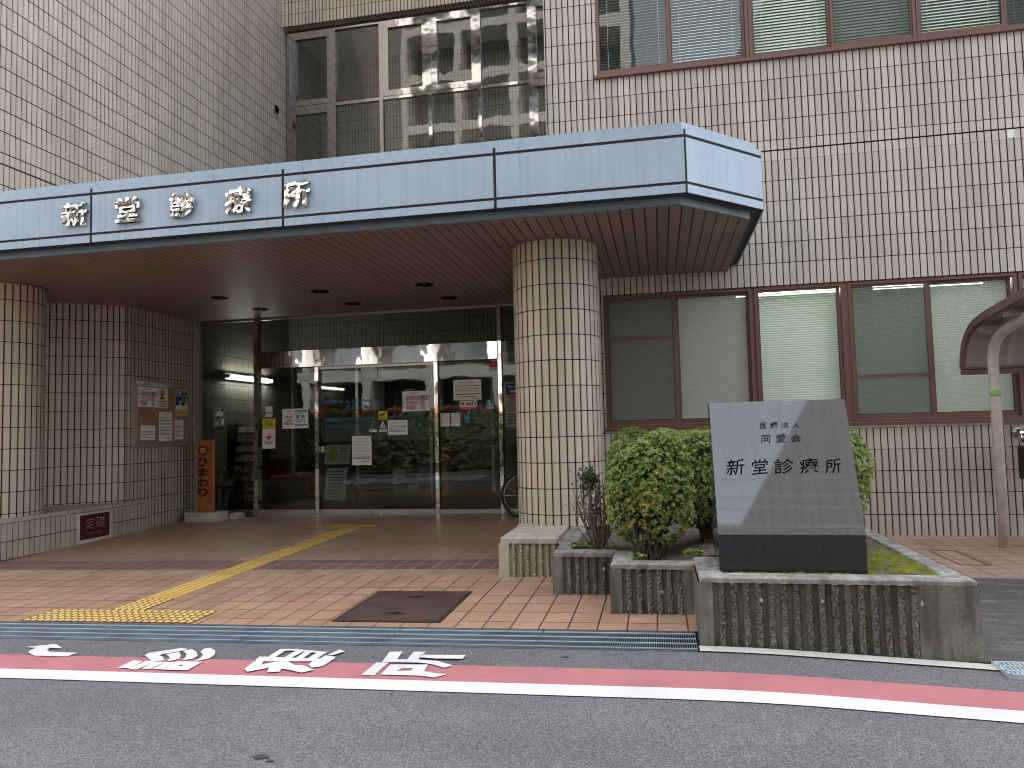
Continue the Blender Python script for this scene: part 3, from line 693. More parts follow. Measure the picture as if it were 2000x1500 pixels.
# soffit boards
sf = MB(); uS = lambda p: ((p[0]-.233)/.0988+300, p[1])
for P in ([(-12, 5.9), (.227, 5.9), (.825, 6.5), (.825, YW), (-12, YW)], [(-12, YW), (-1.215, YW), (-1.215, YD+.03), (-12, YD+.03)]):
    pts = [(x, y, 1.755) for x, y in P][::-1]; sf.face(pts, [uS(p) for p in pts])
can = sf.build('canopy_soffit', F_soffit, clinic)
OUT = [(-12.5, 5.8), (.275, 5.8), (.94, 6.465), (.94, YW-.003)]
def offs(d):      # path moved inwards by d, mitred
    k = d*math.tan(R(22.5))
    return [(-12.5, 5.8+d), (.275-k, 5.8+d), (.94-d, 6.465+k), (.94-d, YW-.003)]
def ribbon(m, d, z0, z1, th=.012, mi=0, segs=None, capt=True):
    o, i = offs(d), offs(d+th)
    for k in range(3):
        cuts = [(0, 1)]
        if segs and k == 0:
            L = o[1][0]-o[0][0]; xs = [o[0][0]]+segs+[o[1][0]+.004]; cuts = [((a+.0125-o[0][0])/L, (b-.0125-o[0][0])/L) for a, b in zip(xs, xs[1:])]
        elif segs: cuts = [(.012, .988)]
        for a, b in cuts:
            pa = [o[k][j]+(o[k+1][j]-o[k][j])*a for j in (0, 1)]; pb = [o[k][j]+(o[k+1][j]-o[k][j])*b for j in (0, 1)]
            qa = [i[k][j]+(i[k+1][j]-i[k][j])*a for j in (0, 1)]; qb = [i[k][j]+(i[k+1][j]-i[k][j])*b for j in (0, 1)]
            m.face([(*pa, z0), (*pb, z0), (*pb, z1), (*pa, z1)], mi=mi)
            m.face([(*pa, z1), (*pb, z1), (*qb, z1), (*qa, z1)], mi=mi); m.face([(*qa, z0), (*qb, z0), (*pb, z0), (*pa, z0)], mi=mi)
            m.face([(*pa, z0), (*pa, z1), (*qa, z1), (*qa, z0)], mi=mi); m.face([(*pb, z1), (*pb, z0), (*qb, z0), (*qb, z1)], mi=mi)
SEG = [-10.84, -8.915, -6.99, -5.068, -3.145, -1.253]
fa = MB()
for z0, z1 in ((1.818, 1.884), (1.907, 2.258), (2.283, 2.330)): ribbon(fa, 0, z0, z1, segs=SEG)
fas = fa.build('canopy_fascia', F_blue, clinic)
m = MB(); ribbon(m, .05, 2.334, 2.402, th=.06); m.build('coping', F_blue, fas)
m = MB(); ribbon(m, .010, 1.822, 2.326, th=.04); m.build('fascia_groove', F_groove, fas)
m = MB(); ribbon(m, .115, 1.752, 1.838, th=.02, mi=0); m.build('lower_trim', F_trim, fas)
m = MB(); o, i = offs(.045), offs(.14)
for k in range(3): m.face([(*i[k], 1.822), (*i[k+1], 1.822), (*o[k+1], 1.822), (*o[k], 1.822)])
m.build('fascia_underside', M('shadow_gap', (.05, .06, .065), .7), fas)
m = MB(); m.face([(-12.5, 5.84, 2.325), (.26, 5.84, 2.325), (.9, 6.48, 2.325), (.9, YW, 2.325), (-1.2, YW, 2.325), (-1.2, 10.1, 2.325), (XL, 10.1, 2.325), (XL, 6.2, 2.325), (-12.5, 6.2, 2.325)])
m.face([(XL, 10.1, 2.95), (-1.2, 10.1, 2.95), (-1.2, YB, 2.95), (XL, YB, 2.95)]); m.face([(XL, 10.1, 2.3), (-1.2, 10.1, 2.3), (-1.2, 10.1, 2.95), (XL, 10.1, 2.95)])
m.build('canopy_roof', C_dark, clinic)
# raised steel letters
for ch, b in (('新', (-5.354, 1.972, -5.080, 2.197)), ('堂', (-4.786, 1.963, -4.532, 2.197)), ('診', (-4.229, 1.961, -3.974, 2.190)), ('療', (-3.682, 1.957, -3.422, 2.192)), ('所', (-3.129, 1.961, -2.874, 2.199))):
    m = MB(); m.glyphs(ch, b, (0, 5.8, 0), (1, 0, 0), (0, 0, 1), h=.036, off=.03 if ch in '療堂新' else .042, back=.012)
    lt = m.build('sign_letter', LETTER, fas)

# ---------------- windows
def win(name, x0, x1, zb, zt, panes, y=8.70, dz=.0262, hw=.0122):
    """a window as one part; panes = list of (xa, xb, kind)"""
    m = MB(); fw = .034
    m.box(x0, x0+fw, y-.035, y+.06, zb, zt); m.box(x1-fw, x1, y-.035, y+.06, zb, zt)
    m.box(x0+fw, x1-fw, y-.035, y+.06, zt-.035, zt); m.box(x0+fw, x1-fw, y-.033, y+.06, zb, zb+.03)
    fr = m.build(name, B_frame, clinic)
    for n_, (xa, xb, front, glass, blind, screen, tilt, rail) in enumerate(panes):
        yy = y-.018 if front else y+.014
        sa = MB(); sw = .03; zb2, zt2 = zb+.032, zt-.036
        for a in ((xa-sw, xa, zb2, zt2), (xb, xb+sw, zb2, zt2), (xa, xb, zt2-.02, zt2), (xa, xb, zb2, zb2+.052)): sa.box(a[0], a[1], yy, yy+.026, a[2], a[3])
        if rail is not None: sa.box(xa, xb, yy-.003, yy+.012, rail-.016, rail+.016)
        s_ = sa.build('sash', B_frame, fr)
        gk = MB()
        for a in ((xa, xa+.006, zb2+.052, zt2-.02), (xb-.006, xb, zb2+.052, zt2-.02), (xa+.006, xb-.006, zt2-.026, zt2-.02), (xa+.006, xb-.006, zb2+.052, zb2+.058)): gk.box(a[0], a[1], yy+.006, yy+.022, a[2], a[3])
        gk.build('gasket', B_dark, fr)
        gp = MB(); gp.box(xa+.006, xb-.006, yy+.011, yy+.016, zb2+.058, zt2-.026); gp.build('pane', glass, fr)
        if screen:
            sc = MB(); sc.face([(xa, yy-.001, zb2+.05), (xb, yy-.001, zb2+.05), (xb, yy-.001, zt2-.02), (xa, yy-.001, zt2-.02)]); sc.build('insect_screen', SCREEN, fr)
        if blind:
            bm = MB(); z = zb2+.07; 
            c, s_n = math.cos(R(tilt))*hw, math.sin(R(tilt))*hw
            while z < zt2:
                q0, q1 = xa-.02, xb+.02; yb_ = y+.085
                bm.face([(q0, yb_-c, z-s_n), (q1, yb_-c, z-s_n), (q1, yb_-.003, z+.001), (q0, yb_-.003, z+.001)])
                bm.face([(q0, yb_-.003, z+.001), (q1, yb_-.003, z+.001), (q1, yb_+c, z+s_n), (q0, yb_+c, z+s_n)]); z += dz
            for xc in (xa+.12*(xb-xa), xb-.12*(xb-xa)): bm.box(xc-.0015, xc+.0015, y+.066, y+.068, zb2+.05, zt2)
            bm.build('blind', blind, fr)
    return fr
F_, CL = GL_fig, GL_win
win('window', -.603, 1.078, -.005, 1.548, [(-.545, .192, True, F_, BLIND_c, True, 60, 1.045), (.255, 1.02, False, F_, BLIND_c, False, 74, None)])
win('window', 1.104, 2.055, -.005, 1.548, [(1.15, 1.985, True, GL_win, BLIND, False, 72, None)])
win('window', 2.098, 3.782, -.005, 1.548, [(2.145, 2.885, True, F_, BLIND, True, 68, .50), (2.945, 3.708, False, F_, BLIND, False, 74, None)])
win('window', 3.80, 4.745, -.005, 1.548, [(3.85, 4.69, False, F_, BLIND, False, 74, None)])
for a, b, c in ((1.078, 1.104, 8.685), (2.055, 2.098, 8.672), (3.782, 3.80, 8.685)):
    m = MB(); m.box(a, b, c, 8.74, -.005, 1.548); m.build('window_post', B_frame, clinic)
m = MB(); m.box(-.635, 4.8, 8.60, 8.75, -.045, -.007); m.build('window_sill', B_frame, clinic)
win('upper_window', -.583, 1.172, 4.205, 5.9, [(-.545, .252, True, CL, BLIND_w, False, 18, None), (.302, 1.105, False, CL, BLIND_w, False, 40, None)], dz=.036, hw=.0165)
win('upper_window', 1.178, 2.955, 4.205, 5.9, [(1.235, 2.040, False, CL, BLIND, False, 60, None), (2.10, 2.90, True, CL, BLIND, True, 62, None)], dz=.036, hw=.0165)
win('upper_window', 2.962, 4.76, 4.205, 5.9, [(3.012, 3.815, True, CL, BLIND, False, 50, None), (3.885, 4.69, False, CL, BLIND_w, True, 30, None)], dz=.036, hw=.0165)
win('upper_window', 4.766, 6.56, 4.205, 5.9, [(4.83, 5.6, True, CL, BLIND, False, 50, None), (5.7, 6.5, False, CL, BLIND, False, 50, None)], dz=.036, hw=.0165)
m = MB(); m.box(-.615, 6.62, 8.60, 8.75, 4.168, 4.203); m.build('window_sill', B_frame, clinic)
# rooms behind the windows
m = MB()
for z0, z1 in ((-1.0, 2.3), (3.2, 6.2)):
    m.face([(-1.15, 12, z0), (XR, 12, z0), (XR, 12, z1), (-1.15, 12, z1)]); m.face([(-1.15, 8.78, z0), (-1.15, 12, z0), (-1.15, 12, z1), (-1.15, 8.78, z1)])
    m.face([(XR, 12, z0), (XR, 8.78, z0), (XR, 8.78, z1), (XR, 12, z1)]); m.face([(-1.15, 8.78, z1), (-1.15, 12, z1), (XR, 12, z1), (XR, 8.78, z1)]); m.face([(-1.15, 12, z0), (-1.15, 8.78, z0), (XR, 8.78, z0), (XR, 12, z0)])
m.build('room', ROOM, clinic)
for x in (1.6, 3.2):
    m = MB(); m.box(x-.6, x+.6, 9.5, 9.56, 1.60, 1.64); m.build('room_light', TUBE, clinic)

# ---------------- recessed glazing above the canopy
gz = MB(); ZT, ZB = 7.80, 2.33; ZM = 6.30; yg = YB-.05
gz.box(XL+.03, -1.216, yg-.03, yg+.06, ZT-.06, ZT+.03)
verts = [(-6.82, -6.75), (-5.88, -5.815), (-4.935, -4.865), (-3.98, -3.91), (-3.035, -2.97), (-2.09, -2.02), (-1.27, -1.216)]
for a, b in verts: gz.box(a, b, yg-.045, yg+.06, ZB, ZT-.06)
for (a, b), (c, d) in zip(verts, verts[1:]): gz.box(b, c, yg-.03, yg+.05, ZM-.05, ZM+.01)
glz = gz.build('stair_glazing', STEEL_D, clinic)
sa = MB()
def sash(m, x0, x1, z0, z1, wd):
    for a in ((x0, x0+wd, z0, z1), (x1-wd, x1, z0, z1), (x0+wd, x1-wd, z0, z0+wd), (x0+wd, x1-wd, z1-wd, z1)): m.box(a[0], a[1], yg-.04, yg+.03, a[2], a[3])
sash(sa, -6.75, -5.88, ZM+.01, ZT-.06, .11); sash(sa, -6.75, -5.88, ZB, ZM-.05, .11)
sash(sa, -4.865, -3.98, ZM+.01, ZT-.06, .11); sash(sa, -3.91, -3.035, ZM+.01, ZT-.06, .11); sash(sa, -2.02, -1.27, ZM+.01, ZT-.06, .09); sash(sa, -2.02, -1.27, ZB, ZM-.05, .09)
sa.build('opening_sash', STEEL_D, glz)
for (a, b), (c, d) in zip(verts, verts[1:]):
    for z0, z1 in ((ZB, ZM-.05), (ZM+.01, ZT-.06)):
        m = MB(); m.box(b, c, yg+.008, yg+.014, z0, z1); m.build('pane', GL_win, glz)
m = MB()
wy(m, XL, -1.215, 7.85, 13, uy_(7.85, .235), y=YB-.2)
quad(m, [(XL, YB-.2, 7.85), (XL, YB+.1, 7.85), (-1.215, YB+.1, 7.85), (-1.215, YB-.2, 7.85)], lambda p: ((p[0]-2.34)/TP+200, p[1]*3))
m.build('upper_lintel', T_porch, clinic)
m = MB()
wy(m, XL, -1.215, 2.3, 7.95, uy_(3.1), y=14.32); m.build('stair_back_wall', T_in, clinic)
m = MB(); m.face([(XL, YB+.02, 7.95), (XL, 14.32, 7.95), (-1.215, 14.32, 7.95), (-1.215, YB+.02, 7.95)]); m.build('stair_ceiling', CEIL, clinic)
# roofs and the mass behind, which throw the shade on the street side
m = MB(); m.box(-1.215, XR, 8.66, 24, 13, 13.3); m.box(-14, XL, 6.2, 24, 13, 13.3); m.box(XL, -1.215, YB-.2, 24, 13, 13.3)
m.face([(XR, YW, -1.6), (XR, 24, -1.6), (XR, 24, 13), (XR, YW, 13)]); m.face([(-14, 24, -1.6), (-14, 5.8, -1.6), (-14, 5.8, 13), (-14, 24, 13)]); m.face([(XR, 24, -1.6), (-14, 24, -1.6), (-14, 24, 13), (XR, 24, 13)])
m.build('roof', C_cap, clinic)
m = MB(); m.cyl(0, 0, 0, .028, .085, 20); m.v = [(XL+.002+z, 12.37+x, 6.11+y) for x, y, z in m.v]
vt = m.build('wall_vent', STEEL, clinic)
m = MB(); m.cyl(0, 0, 0, .030, .074, 20); m.v = [(XL+.002+z, 12.37+x, 6.11+y) for x, y, z in m.v]; m.build('vent_opening', M('vent_dark', (.002, .002, .002), .9, spec=.0), vt)

# ---------------- glass entrance
FZ = lambda x: plane_z(x, YD)
en = MB()
m = MB(); m.box(XL, -6.775, YD-.05, YD+.04, -1.2, 1.754); m.build('jamb', ALU, clinic)
en.box(-5.875, -5.808, YD-.06, YD+.05, -1.2, 1.754); ent = en.build('entrance_mullion', STEEL, clinic)
for a, b, c in ((-4.902, -4.846, .993), (-3.092, -3.04, .993), (-2.167, -2.117, 1.754), (-1.26, -1.216, 1.754)):
    m = MB(); m.box(a, b, YD-.06, YD+.05, -1.2, c); m.build('entrance_mullion', STEEL, clinic)
for a, b, c, d in ((-6.775, -5.875, -1.22, -1.078), (-5.808, -4.902, -1.22, -1.078), (-3.04, -2.167, -1.22, -1.078), (-2.117, -1.26, -1.22, -1.078), (-6.775, -5.875, 1.725, 1.7545), (-5.808, -2.167, 1.725, 1.7545), (-2.117, -1.26, 1.725, 1.7545)):
    m = MB(); m.box(a, b, YD-.035, YD+.03, c, d); m.build('entrance_rail', BRUSH, clinic)
m = MB(); m.box(-5.808, -2.167, YD-.10, YD+.05, .995, 1.237); m.build('door_header', STEEL, clinic)
for a, b, z0, z1 in ((-6.775, -5.875, -1.078, 1.725), (-5.808, -4.902, -1.078, .995), (-3.04, -2.167, -1.078, .995), (-2.117, -1.26, -1.078, 1.725), (-5.808, -2.167, 1.237, 1.725)):
    m = MB(); m.box(a, b, YD-.005, YD+.005, z0, z1); m.build('glass_panel', GL_door, clinic)
for a, b in ((-4.846, -3.957), (-3.951, -3.092)):
    d = MB(); d.box(a, b, YD, YD+.008, -1.075, .955); dr = d.build('sliding_door', GL_door, clinic)
    for c, e in ((-1.165, -1.0755), (.9555, .9945)):
        m = MB(); m.box(a, b, YD-.012, YD+.018, c, e); m.build('door_rail', BRUSH, dr)
    m = MB(); hx = b-.05 if a < -4 else a+.04; m.cyl(hx, 0, -.03, .0, .02, 14); m.v = [(x, YD-.012+z, -1.13+y) for x, y, z in m.v]; m.build('lock', STEEL, dr)
m = MB(); m.face([(-4.84, YD+.012, -.10), (-3.10, YD+.012, -.10), (-3.10, YD+.012, .247), (-4.84, YD+.012, .247)])
m.face([(-3.03, YD+.012, -.10), (-2.17, YD+.012, -.10), (-2.17, YD+.012, .247), (-3.03, YD+.012, .247)]); m.face([(-2.11, YD+.012, -.10), (-1.27, YD+.012, -.10), (-1.27, YD+.012, .247), (-2.11, YD+.012, .247)])
m.build('frosted_film', FILM, clinic)
# blue lettering on the left sliding door
m = MB(); O = (0, YD-.003, 0); UX = (1, 0, 0); UY = (0, 0, 1)
for s, b in (('医療法人 同愛会', (-4.77, .452, -4.06, .50)), ('新 堂 診 療 所', (-4.44, .36, -4.02, .42)), ('介護事業部 ケアプランセンター', (-4.77, .19, -4.05, .238)), ('デイケア ひまわりセンター', (-4.77, .09, -4.04, .138))):
    m.glyphs(s, b, O, UX, UY, .0, off=.012)
m.build('door_lettering', BLUE, clinic)

# ---------------- vestibule behind the glass
m = MB(); wy(m, XL, -1.2, 1.40, 2.9, uy_(1.842-.235), y=YB); m.build('inner_lintel', T_in, clinic)
m = MB(); m.box(XL, -1.2, YB, YB+.1, 1.3, 1.40)
for x in (-6.82, -5.52, -4.10, -2.95, -1.9): m.box(x, x+.05, YB, YB+.08, -1.2, 1.3)
m.build('inner_frame', ALU, clinic)
m = MB(); m.box(-4.97, -2.05, YB-.12, YB-.002, 1.0, 1.20); m.build('inner_door_header', WHITEP, clinic)
for a, b in ((-6.77, -5.52), (-5.47, -4.10), (-2.90, -1.9)):
    m = MB(); m.box(a, b, YB+.03, YB+.036, -1.15, 1.0); m.build('inner_pane', GL_win, clinic)
m = MB(); m.face([(XL, YB, 2.3), (XL, 19, 2.3), (-1.2, 19, 2.3), (-1.2, YB, 2.3)]); m.face([(XL, 10.12, 2.9), (XL, YB, 2.9), (-1.2, YB, 2.9), (-1.2, 10.12, 2.9)]); m.build('vestibule_ceiling', M('grey_ceiling', (.28, .27, .25), .8), clinic)
m = MB(); m.face([(XL, 18.5, -1.3), (-1.2, 18.5, -1.3), (-1.2, 18.5, 2.3), (XL, 18.5, 2.3)]); m.face([(-1.216, 10.05, -1.3), (-1.216, 19, -1.3), (-1.216, 19, 2.9), (-1.216, 10.05, 2.9)]); m.face([(XL, 19, -1.3), (XL, YB, -1.3), (XL, YB, 2.3), (XL, 19, 2.3)])
m.build('hall_wall', M('hall_wall_paint', (.16, .15, .13), .8), clinic)
m = MB(); m.box(-4.3, -2.7, 15.4, 15.5, -1.15, 2.3); m.build('cream_partition', M('cream_paint', (.42, .38, .27), .7), clinic)

lf = thing('fluorescent_lamp', 'lit fluorescent lamp with grey batten on the tiled vestibule wall', 'lamp', (XL+.06, 11.3, .96))
m = MB(); m.box(XL+.001, XL+.05, 10.66, 12.06, .93, 1.03); m.box(XL+.05, XL+.12, 10.66, 10.70, .95, 1.01); m.box(XL+.05, XL+.12, 12.02, 12.06, .95, 1.01); m.build('batten', ALU, lf)
m = MB(); m.tube([(XL+.095, 10.70, .975), (XL+.095, 12.02, .975)], .022, 10); m.build('tube', TUBE, lf)

bn = thing('waiting_bench', 'dark red waiting bench along the vestibule wall behind the glass', 'bench', (-6.55, 11.8, -1.16))
m = MB(); m.box(-6.82, -6.35, 10.95, 12.75, -.80, -.70, bev=.02); m.build('seat', M('red_vinyl', (.16, .012, .02), .4), bn)
m = MB(); m.box(-6.83, -6.74, 10.95, 12.75, -.70, -.40); m.build('backrest', M('red_vinyl_back', (.15, .012, .02), .4), bn)
for y in (11.0, 12.62):
    m = MB(); m.box(-6.8, -6.4, y, y+.05, -1.16, -.80); m.build('leg', BRUSH, bn)
for k, (x, y) in enumerate(((-4.6, 13.6), (-4.05, 13.6))):
    ch = thing('waiting_chair', ('dark red waiting chair behind the inner glass, left one of the pair' if k == 0 else 'dark red waiting chair behind the inner glass, right one of the pair'), 'chair', (x, y, -1.12), 'dark red chairs inside')
    m = MB(); m.box(x-.24, x+.24, y-.22, y+.2, -.74, -.68, bev=.015); m.build('seat', M('maroon', (.12, .012, .018), .5), ch)
    m = MB(); m.box(x-.24, x+.24, y+.2, y+.25, -.68, -.1, bev=.015); m.build('backrest', M('maroon_b', (.12, .012, .018), .5), ch)
    for dx in (-.2, .2):
        m = MB(); m.box(x+dx-.015, x+dx+.015, y-.2, y+.2, -1.12, -.74); m.build('leg', BRUSH, ch)

# magazine rack with brochures
rk = thing('brochure_rack', 'black sloping brochure rack behind the left glass panel', 'rack', (-6.49, 10.85, -1.19))
m = MB(); m.box(-6.74, -6.715, 10.62, 11.02, -1.19, .20); m.box(-6.25, -6.225, 10.62, 11.02, -1.19, .20); m.build('side_panel', BLACK, rk)
for k in range(8):
    z = -1.05+k*.155; y = 10.66+k*.032
    m = MB(); m.box(-6.715, -6.25, y-.02, y+.02, z-.012, z); m.box(-6.715, -6.25, y-.025, y-.02, z, z+.035); m.build('shelf', BLACK, rk)
cols = [PAPER, PAPER_c, M('brochure_blue', (.2, .33, .45), .6), M('brochure_red', (.45, .12, .12), .6), PAPER_b, M('brochure_ochre', (.45, .35, .12), .6), M('brochure_grey', (.4, .4, .4), .6)]
nb = 0
for k in range(8):
    for j in range(3):
        z = -1.045+k*.155; y = 10.66+k*.032; x = -6.64+j*.155
        m = MB(); h_ = random.uniform(.115, .135); mi = random.randrange(len(cols))
        m.obox((x, y+.003, z+h_/2), (.066, 0, 0), (0, .002, -.0008), (0, h_*.17, h_/2))
        m.box(x-.05, x+.045, y-.0235+.015, y-.0205+.015, z+.06, z+.075, mi=1)
        tag(m.build('brochure', [cols[mi], cols[(mi*3+2) % 7]]), 'small leaflet standing in the black rack behind the glass', 'brochure', 'leaflets in the black rack')
# umbrellas in a stand
us = thing('umbrella_stand', 'low black rail stand holding umbrellas behind the glass', 'umbrella stand', (-6.5, 10.35, -1.19))
m = MB(); m.box(-6.77, -6.36, 10.24, 10.46, -.775, -.75); m.build('holder', BLACK, us)
for x, y in ((-6.76, 10.25), (-6.37, 10.25), (-6.76, 10.45), (-6.37, 10.45)):
    m = MB(); m.box(x-.008, x+.008, y-.008, y+.008, -1.19, -.775); m.build('leg', BLACK, us)
m = MB(); m.box(-6.78, -6.35, 10.23, 10.47, -1.195, -1.18); m.build('tray', BLACK, us)
def umbrella(x, y, lean, col, hcol, hh, label):
    u = thing('umbrella', label, 'umbrella', (x, y, -1.17), 'umbrellas in the stand')
    tip = Vector((x, y, -1.17)); topp = Vector((x+lean, y+.02, -.62)); d = (topp-tip)
    m = MB(); m.tube([tip+d*t for t in (0, .12, .45, .8, .92, 1)], [.006, .014, .026, .034, .026, .010], 9); m.build('canopy', col, u)
    hp = [topp, topp+d*.25]; c = topp+d*.25+Vector((.032, 0, 0))
    hp += [c+Vector((-.032*math.cos(a), 0, .032*math.sin(a)*1.15)) for a in [math.pi*k/7 for k in range(1, 8)]]+[c+Vector((.032, 0, -.03))]
    m = MB(); m.tube(hp, .0075, 7); m.build('handle', hcol, u)
CL1 = M('clear_vinyl', (.42, .44, .45), .25); CL2 = M('pale_blue_vinyl', (.34, .42, .46), .3)
HW = M('white_handle', (.6, .58, .52), .3); HB = M('wood_handle', (.28, .13, .06), .4)
umbrella(-6.70, 10.35, .01, CL1, HW, .1, 'clear vinyl umbrella with a cream hooked handle, leftmost in the stand')
umbrella(-6.60, 10.36, .04, CL1, HB, .1, 'clear vinyl umbrella with a brown hooked handle')
umbrella(-6.62, 10.30, .16, CL2, HW, .1, 'pale blue umbrella leaning right with a white hooked handle')
umbrella(-6.46, 10.40, .05, BLACK, BLACK, .1, 'black folded umbrella on the right of the stand')
umbrella(-6.66, 10.43, -.02, BLACK, BLACK, .1, 'black folded umbrella at the back of the stand')

# A-frame board, wet-floor sign, crate and bag inside
ab = thing('signboard', 'black A-frame signboard with a yellow emblem behind the left sliding door', 'signboard', (-5.1, 11.2, -1.17))
def tilted(m, x0, x1, s0, s1, yb, zb, lean, th, mi=0, sk=.0):
    a = Vector((0, math.sin(lean), math.cos(lean))); p = lambda x, s_: Vector((x+sk*s_, yb, zb))+a*s_
    c = (p(x0, s0)+p(x1, s1))/2; m.obox(c, ((x1-x0)/2, 0, 0), (0, math.cos(lean)*th/2, -math.sin(lean)*th/2), a*((s1-s0)/2), mi=mi)
m = MB(); tilted(m, -5.42, -5.38, 0, 1.08, 11.1, -1.17, .2, .03); tilted(m, -4.94, -4.90, 0, 1.08, 11.1, -1.17, .2, .03); tilted(m, -5.38, -4.94, 1.02, 1.08, 11.1, -1.17, .2, .03); tilted(m, -5.38, -4.94, .66, .70, 11.1, -1.17, .2, .03); m.build('frame', BLACK, ab)
m = MB(); tilted(m, -5.38, -4.94, .70, 1.02, 11.095, -1.17, .2, .012); tilted(m, -5.33, -4.97, .12, .64, 11.095, -1.17, .2, .012, 0)
for r in range(9): tilted(m, -5.28, -5.03+random.uniform(-.05, .03), .18+r*.05, .192+r*.05, 11.086, -1.17, .2, .003, 1)
for r in range(5): tilted(m, -5.12, -4.98, .75+r*.05, .762+r*.05, 11.086, -1.17, .2, .003, 1)
m.build('board', [PAPER_b, TXT_g], ab)
m = MB(); c = Vector((-5.24, 11.088+.86*math.sin(.2), -1.17+.86*math.cos(.2)))
m.face([(c.x+math.cos(a)*.085, c.y-.004+math.sin(a)*.13*.2, c.z+math.sin(a)*.13) for a in [k*math.pi/4+.39 for k in range(8)]]); m.build('emblem', YEL, ab)
m = MB()
for x in (-5.40, -4.92): tilted(m, x-.02, x+.02, 0, 1.0, 11.5, -1.17, -.18, .03)
m.build('rear_leg', BLACK, ab)
wf = thing('wet_floor_sign', 'yellow orange folding caution sign standing inside the hall', 'caution sign', (-3.7, 12.2, -1.13))
m = MB(); a_ = [(-3.81, -1.13), (-3.57, -1.13), (-3.63, -.24), (-3.75, -.24)]
m.face([(x, 12.2+(z+1.13)*.12, z) for x, z in a_]); m.face([(x, 12.215+(z+1.13)*.12, z) for x, z in a_[::-1]]); m.face([(x, 12.6-(z+1.13)*.3, z) for x, z in a_])
m.build('panel', ORANGE, wf)
m = MB(); m.face([(-3.70+math.cos(a)*.05, 12.195+.6*.12, -.55+math.sin(a)*.06) for a in [k*.63 for k in range(10)]]); m.build('symbol', BLACK, wf)
cb = thing('display_box', 'white picture box under a dark cushion inside the hall', 'box', (-4.45, 13.1, -1.12))
m = MB(); m.box(-4.85, -4.1, 12.96, 13.3, -1.12, -.62); m.build('case', M('grey_case', (.3, .32, .33), .6), cb)
m = MB(); m.box(-4.83, -4.35, 12.95, 12.958, -1.05, -.66); m.box(-4.8, -4.55, 12.946, 12.95, -1.02, -.85, mi=1); m.box(-4.6, -4.38, 12.946, 12.95, -.95, -.7, mi=2); m.build('picture', [PAPER_b, M('pic_dark', (.05, .08, .1), .6), M('pic_grey', (.2, .22, .22), .6)], cb)
m = MB()
for k in range(5): m.cyl(-4.5+.0*k, 13.12, -.62+.06*k, -.56+.06*k, .3-.05*k, 16, r2=.28-.055*k)
tag(m.build('cushion', BLACK), 'black rounded cushion lying on the white picture box inside', 'cushion')

# ---------------------------------------------------------------- posters
def poster(name, label, cat, O, UX, w, h, paper, el=(), group=None, tilt=0.):
    """flat sheet: O lower-left corner, UX along its width, el = drawn elements ('r' bar, 't' text, 'l' lines, 'p' polygon)"""
    UX = Vector(UX); UY = Vector((0, 0, 1)); UX, UY = UX*math.cos(tilt)+UY*math.sin(tilt), UY*math.cos(tilt)-UX*math.sin(tilt)
    N = UX.cross(UY); O = Vector(O); mats = [paper]
    def mi(m_):
        if m_ not in mats: mats.append(m_)
        return mats.index(m_)
    m = MB(); P = lambda x, y, k=0: O+UX*x+UY*y+N*k
    c = P(w/2, h/2, .0004); m.obox(c, UX*(w/2), UY*(h/2), N*.0004)
    for i, e in enumerate(el):
        k = .0012+.00035*i
        if e[0] == 'r': m.face([P(e[1], e[2], k), P(e[3], e[2], k), P(e[3], e[4], k), P(e[1], e[4], k)], mi=mi(e[5]))
        elif e[0] == 'p': m.face([P(x, y, k) for x, y in e[1]], mi=mi(e[2]))
        elif e[0] == 't': m.glyphs(e[5], e[1:5], O, UX, UY, k, off=e[7] if len(e) > 7 else .0, mi=mi(e[6]))
        elif e[0] == 'l':
            x0, y0, x1, y1, n_, ma = e[1:7]; hh = (y1-y0)/(n_*2.2)
            for r in range(n_):
                yb = y1-(r+.8)*(y1-y0)/n_; x = x0
                while x < x1*.99:
                    d = random.uniform(.03, .12)*(x1-x0); xe = min(x1, x+d)
                    if r % 4 == 3 and x > x0+(x1-x0)*.55: break
                    m.face([P(x, yb, k), P(xe, yb, k), P(xe, yb+hh, k), P(x, yb+hh, k)], mi=mi(ma)); x = xe+.012*(x1-x0)
    return tag(m.build(name, mats), label, cat, group)
YP = YD-.0075; EX = (1, 0, 0)
def circ(cx, cy, rx, ry=None, n_=20, a0=0, a1=2*math.pi): return [(cx+rx*math.cos(a0+(a1-a0)*k/n_), cy+(ry or rx)*math.sin(a0+(a1-a0)*k/n_)) for k in range(n_)]
def heart(cx, cy, r):
    return [(cx+r*.0625*16*math.sin(t)**3, cy+r*.0625*(13*math.cos(t)-5*math.cos(2*t)-2*math.cos(3*t)-math.cos(4*t))) for t in [2*math.pi*k/28 for k in range(28)]]
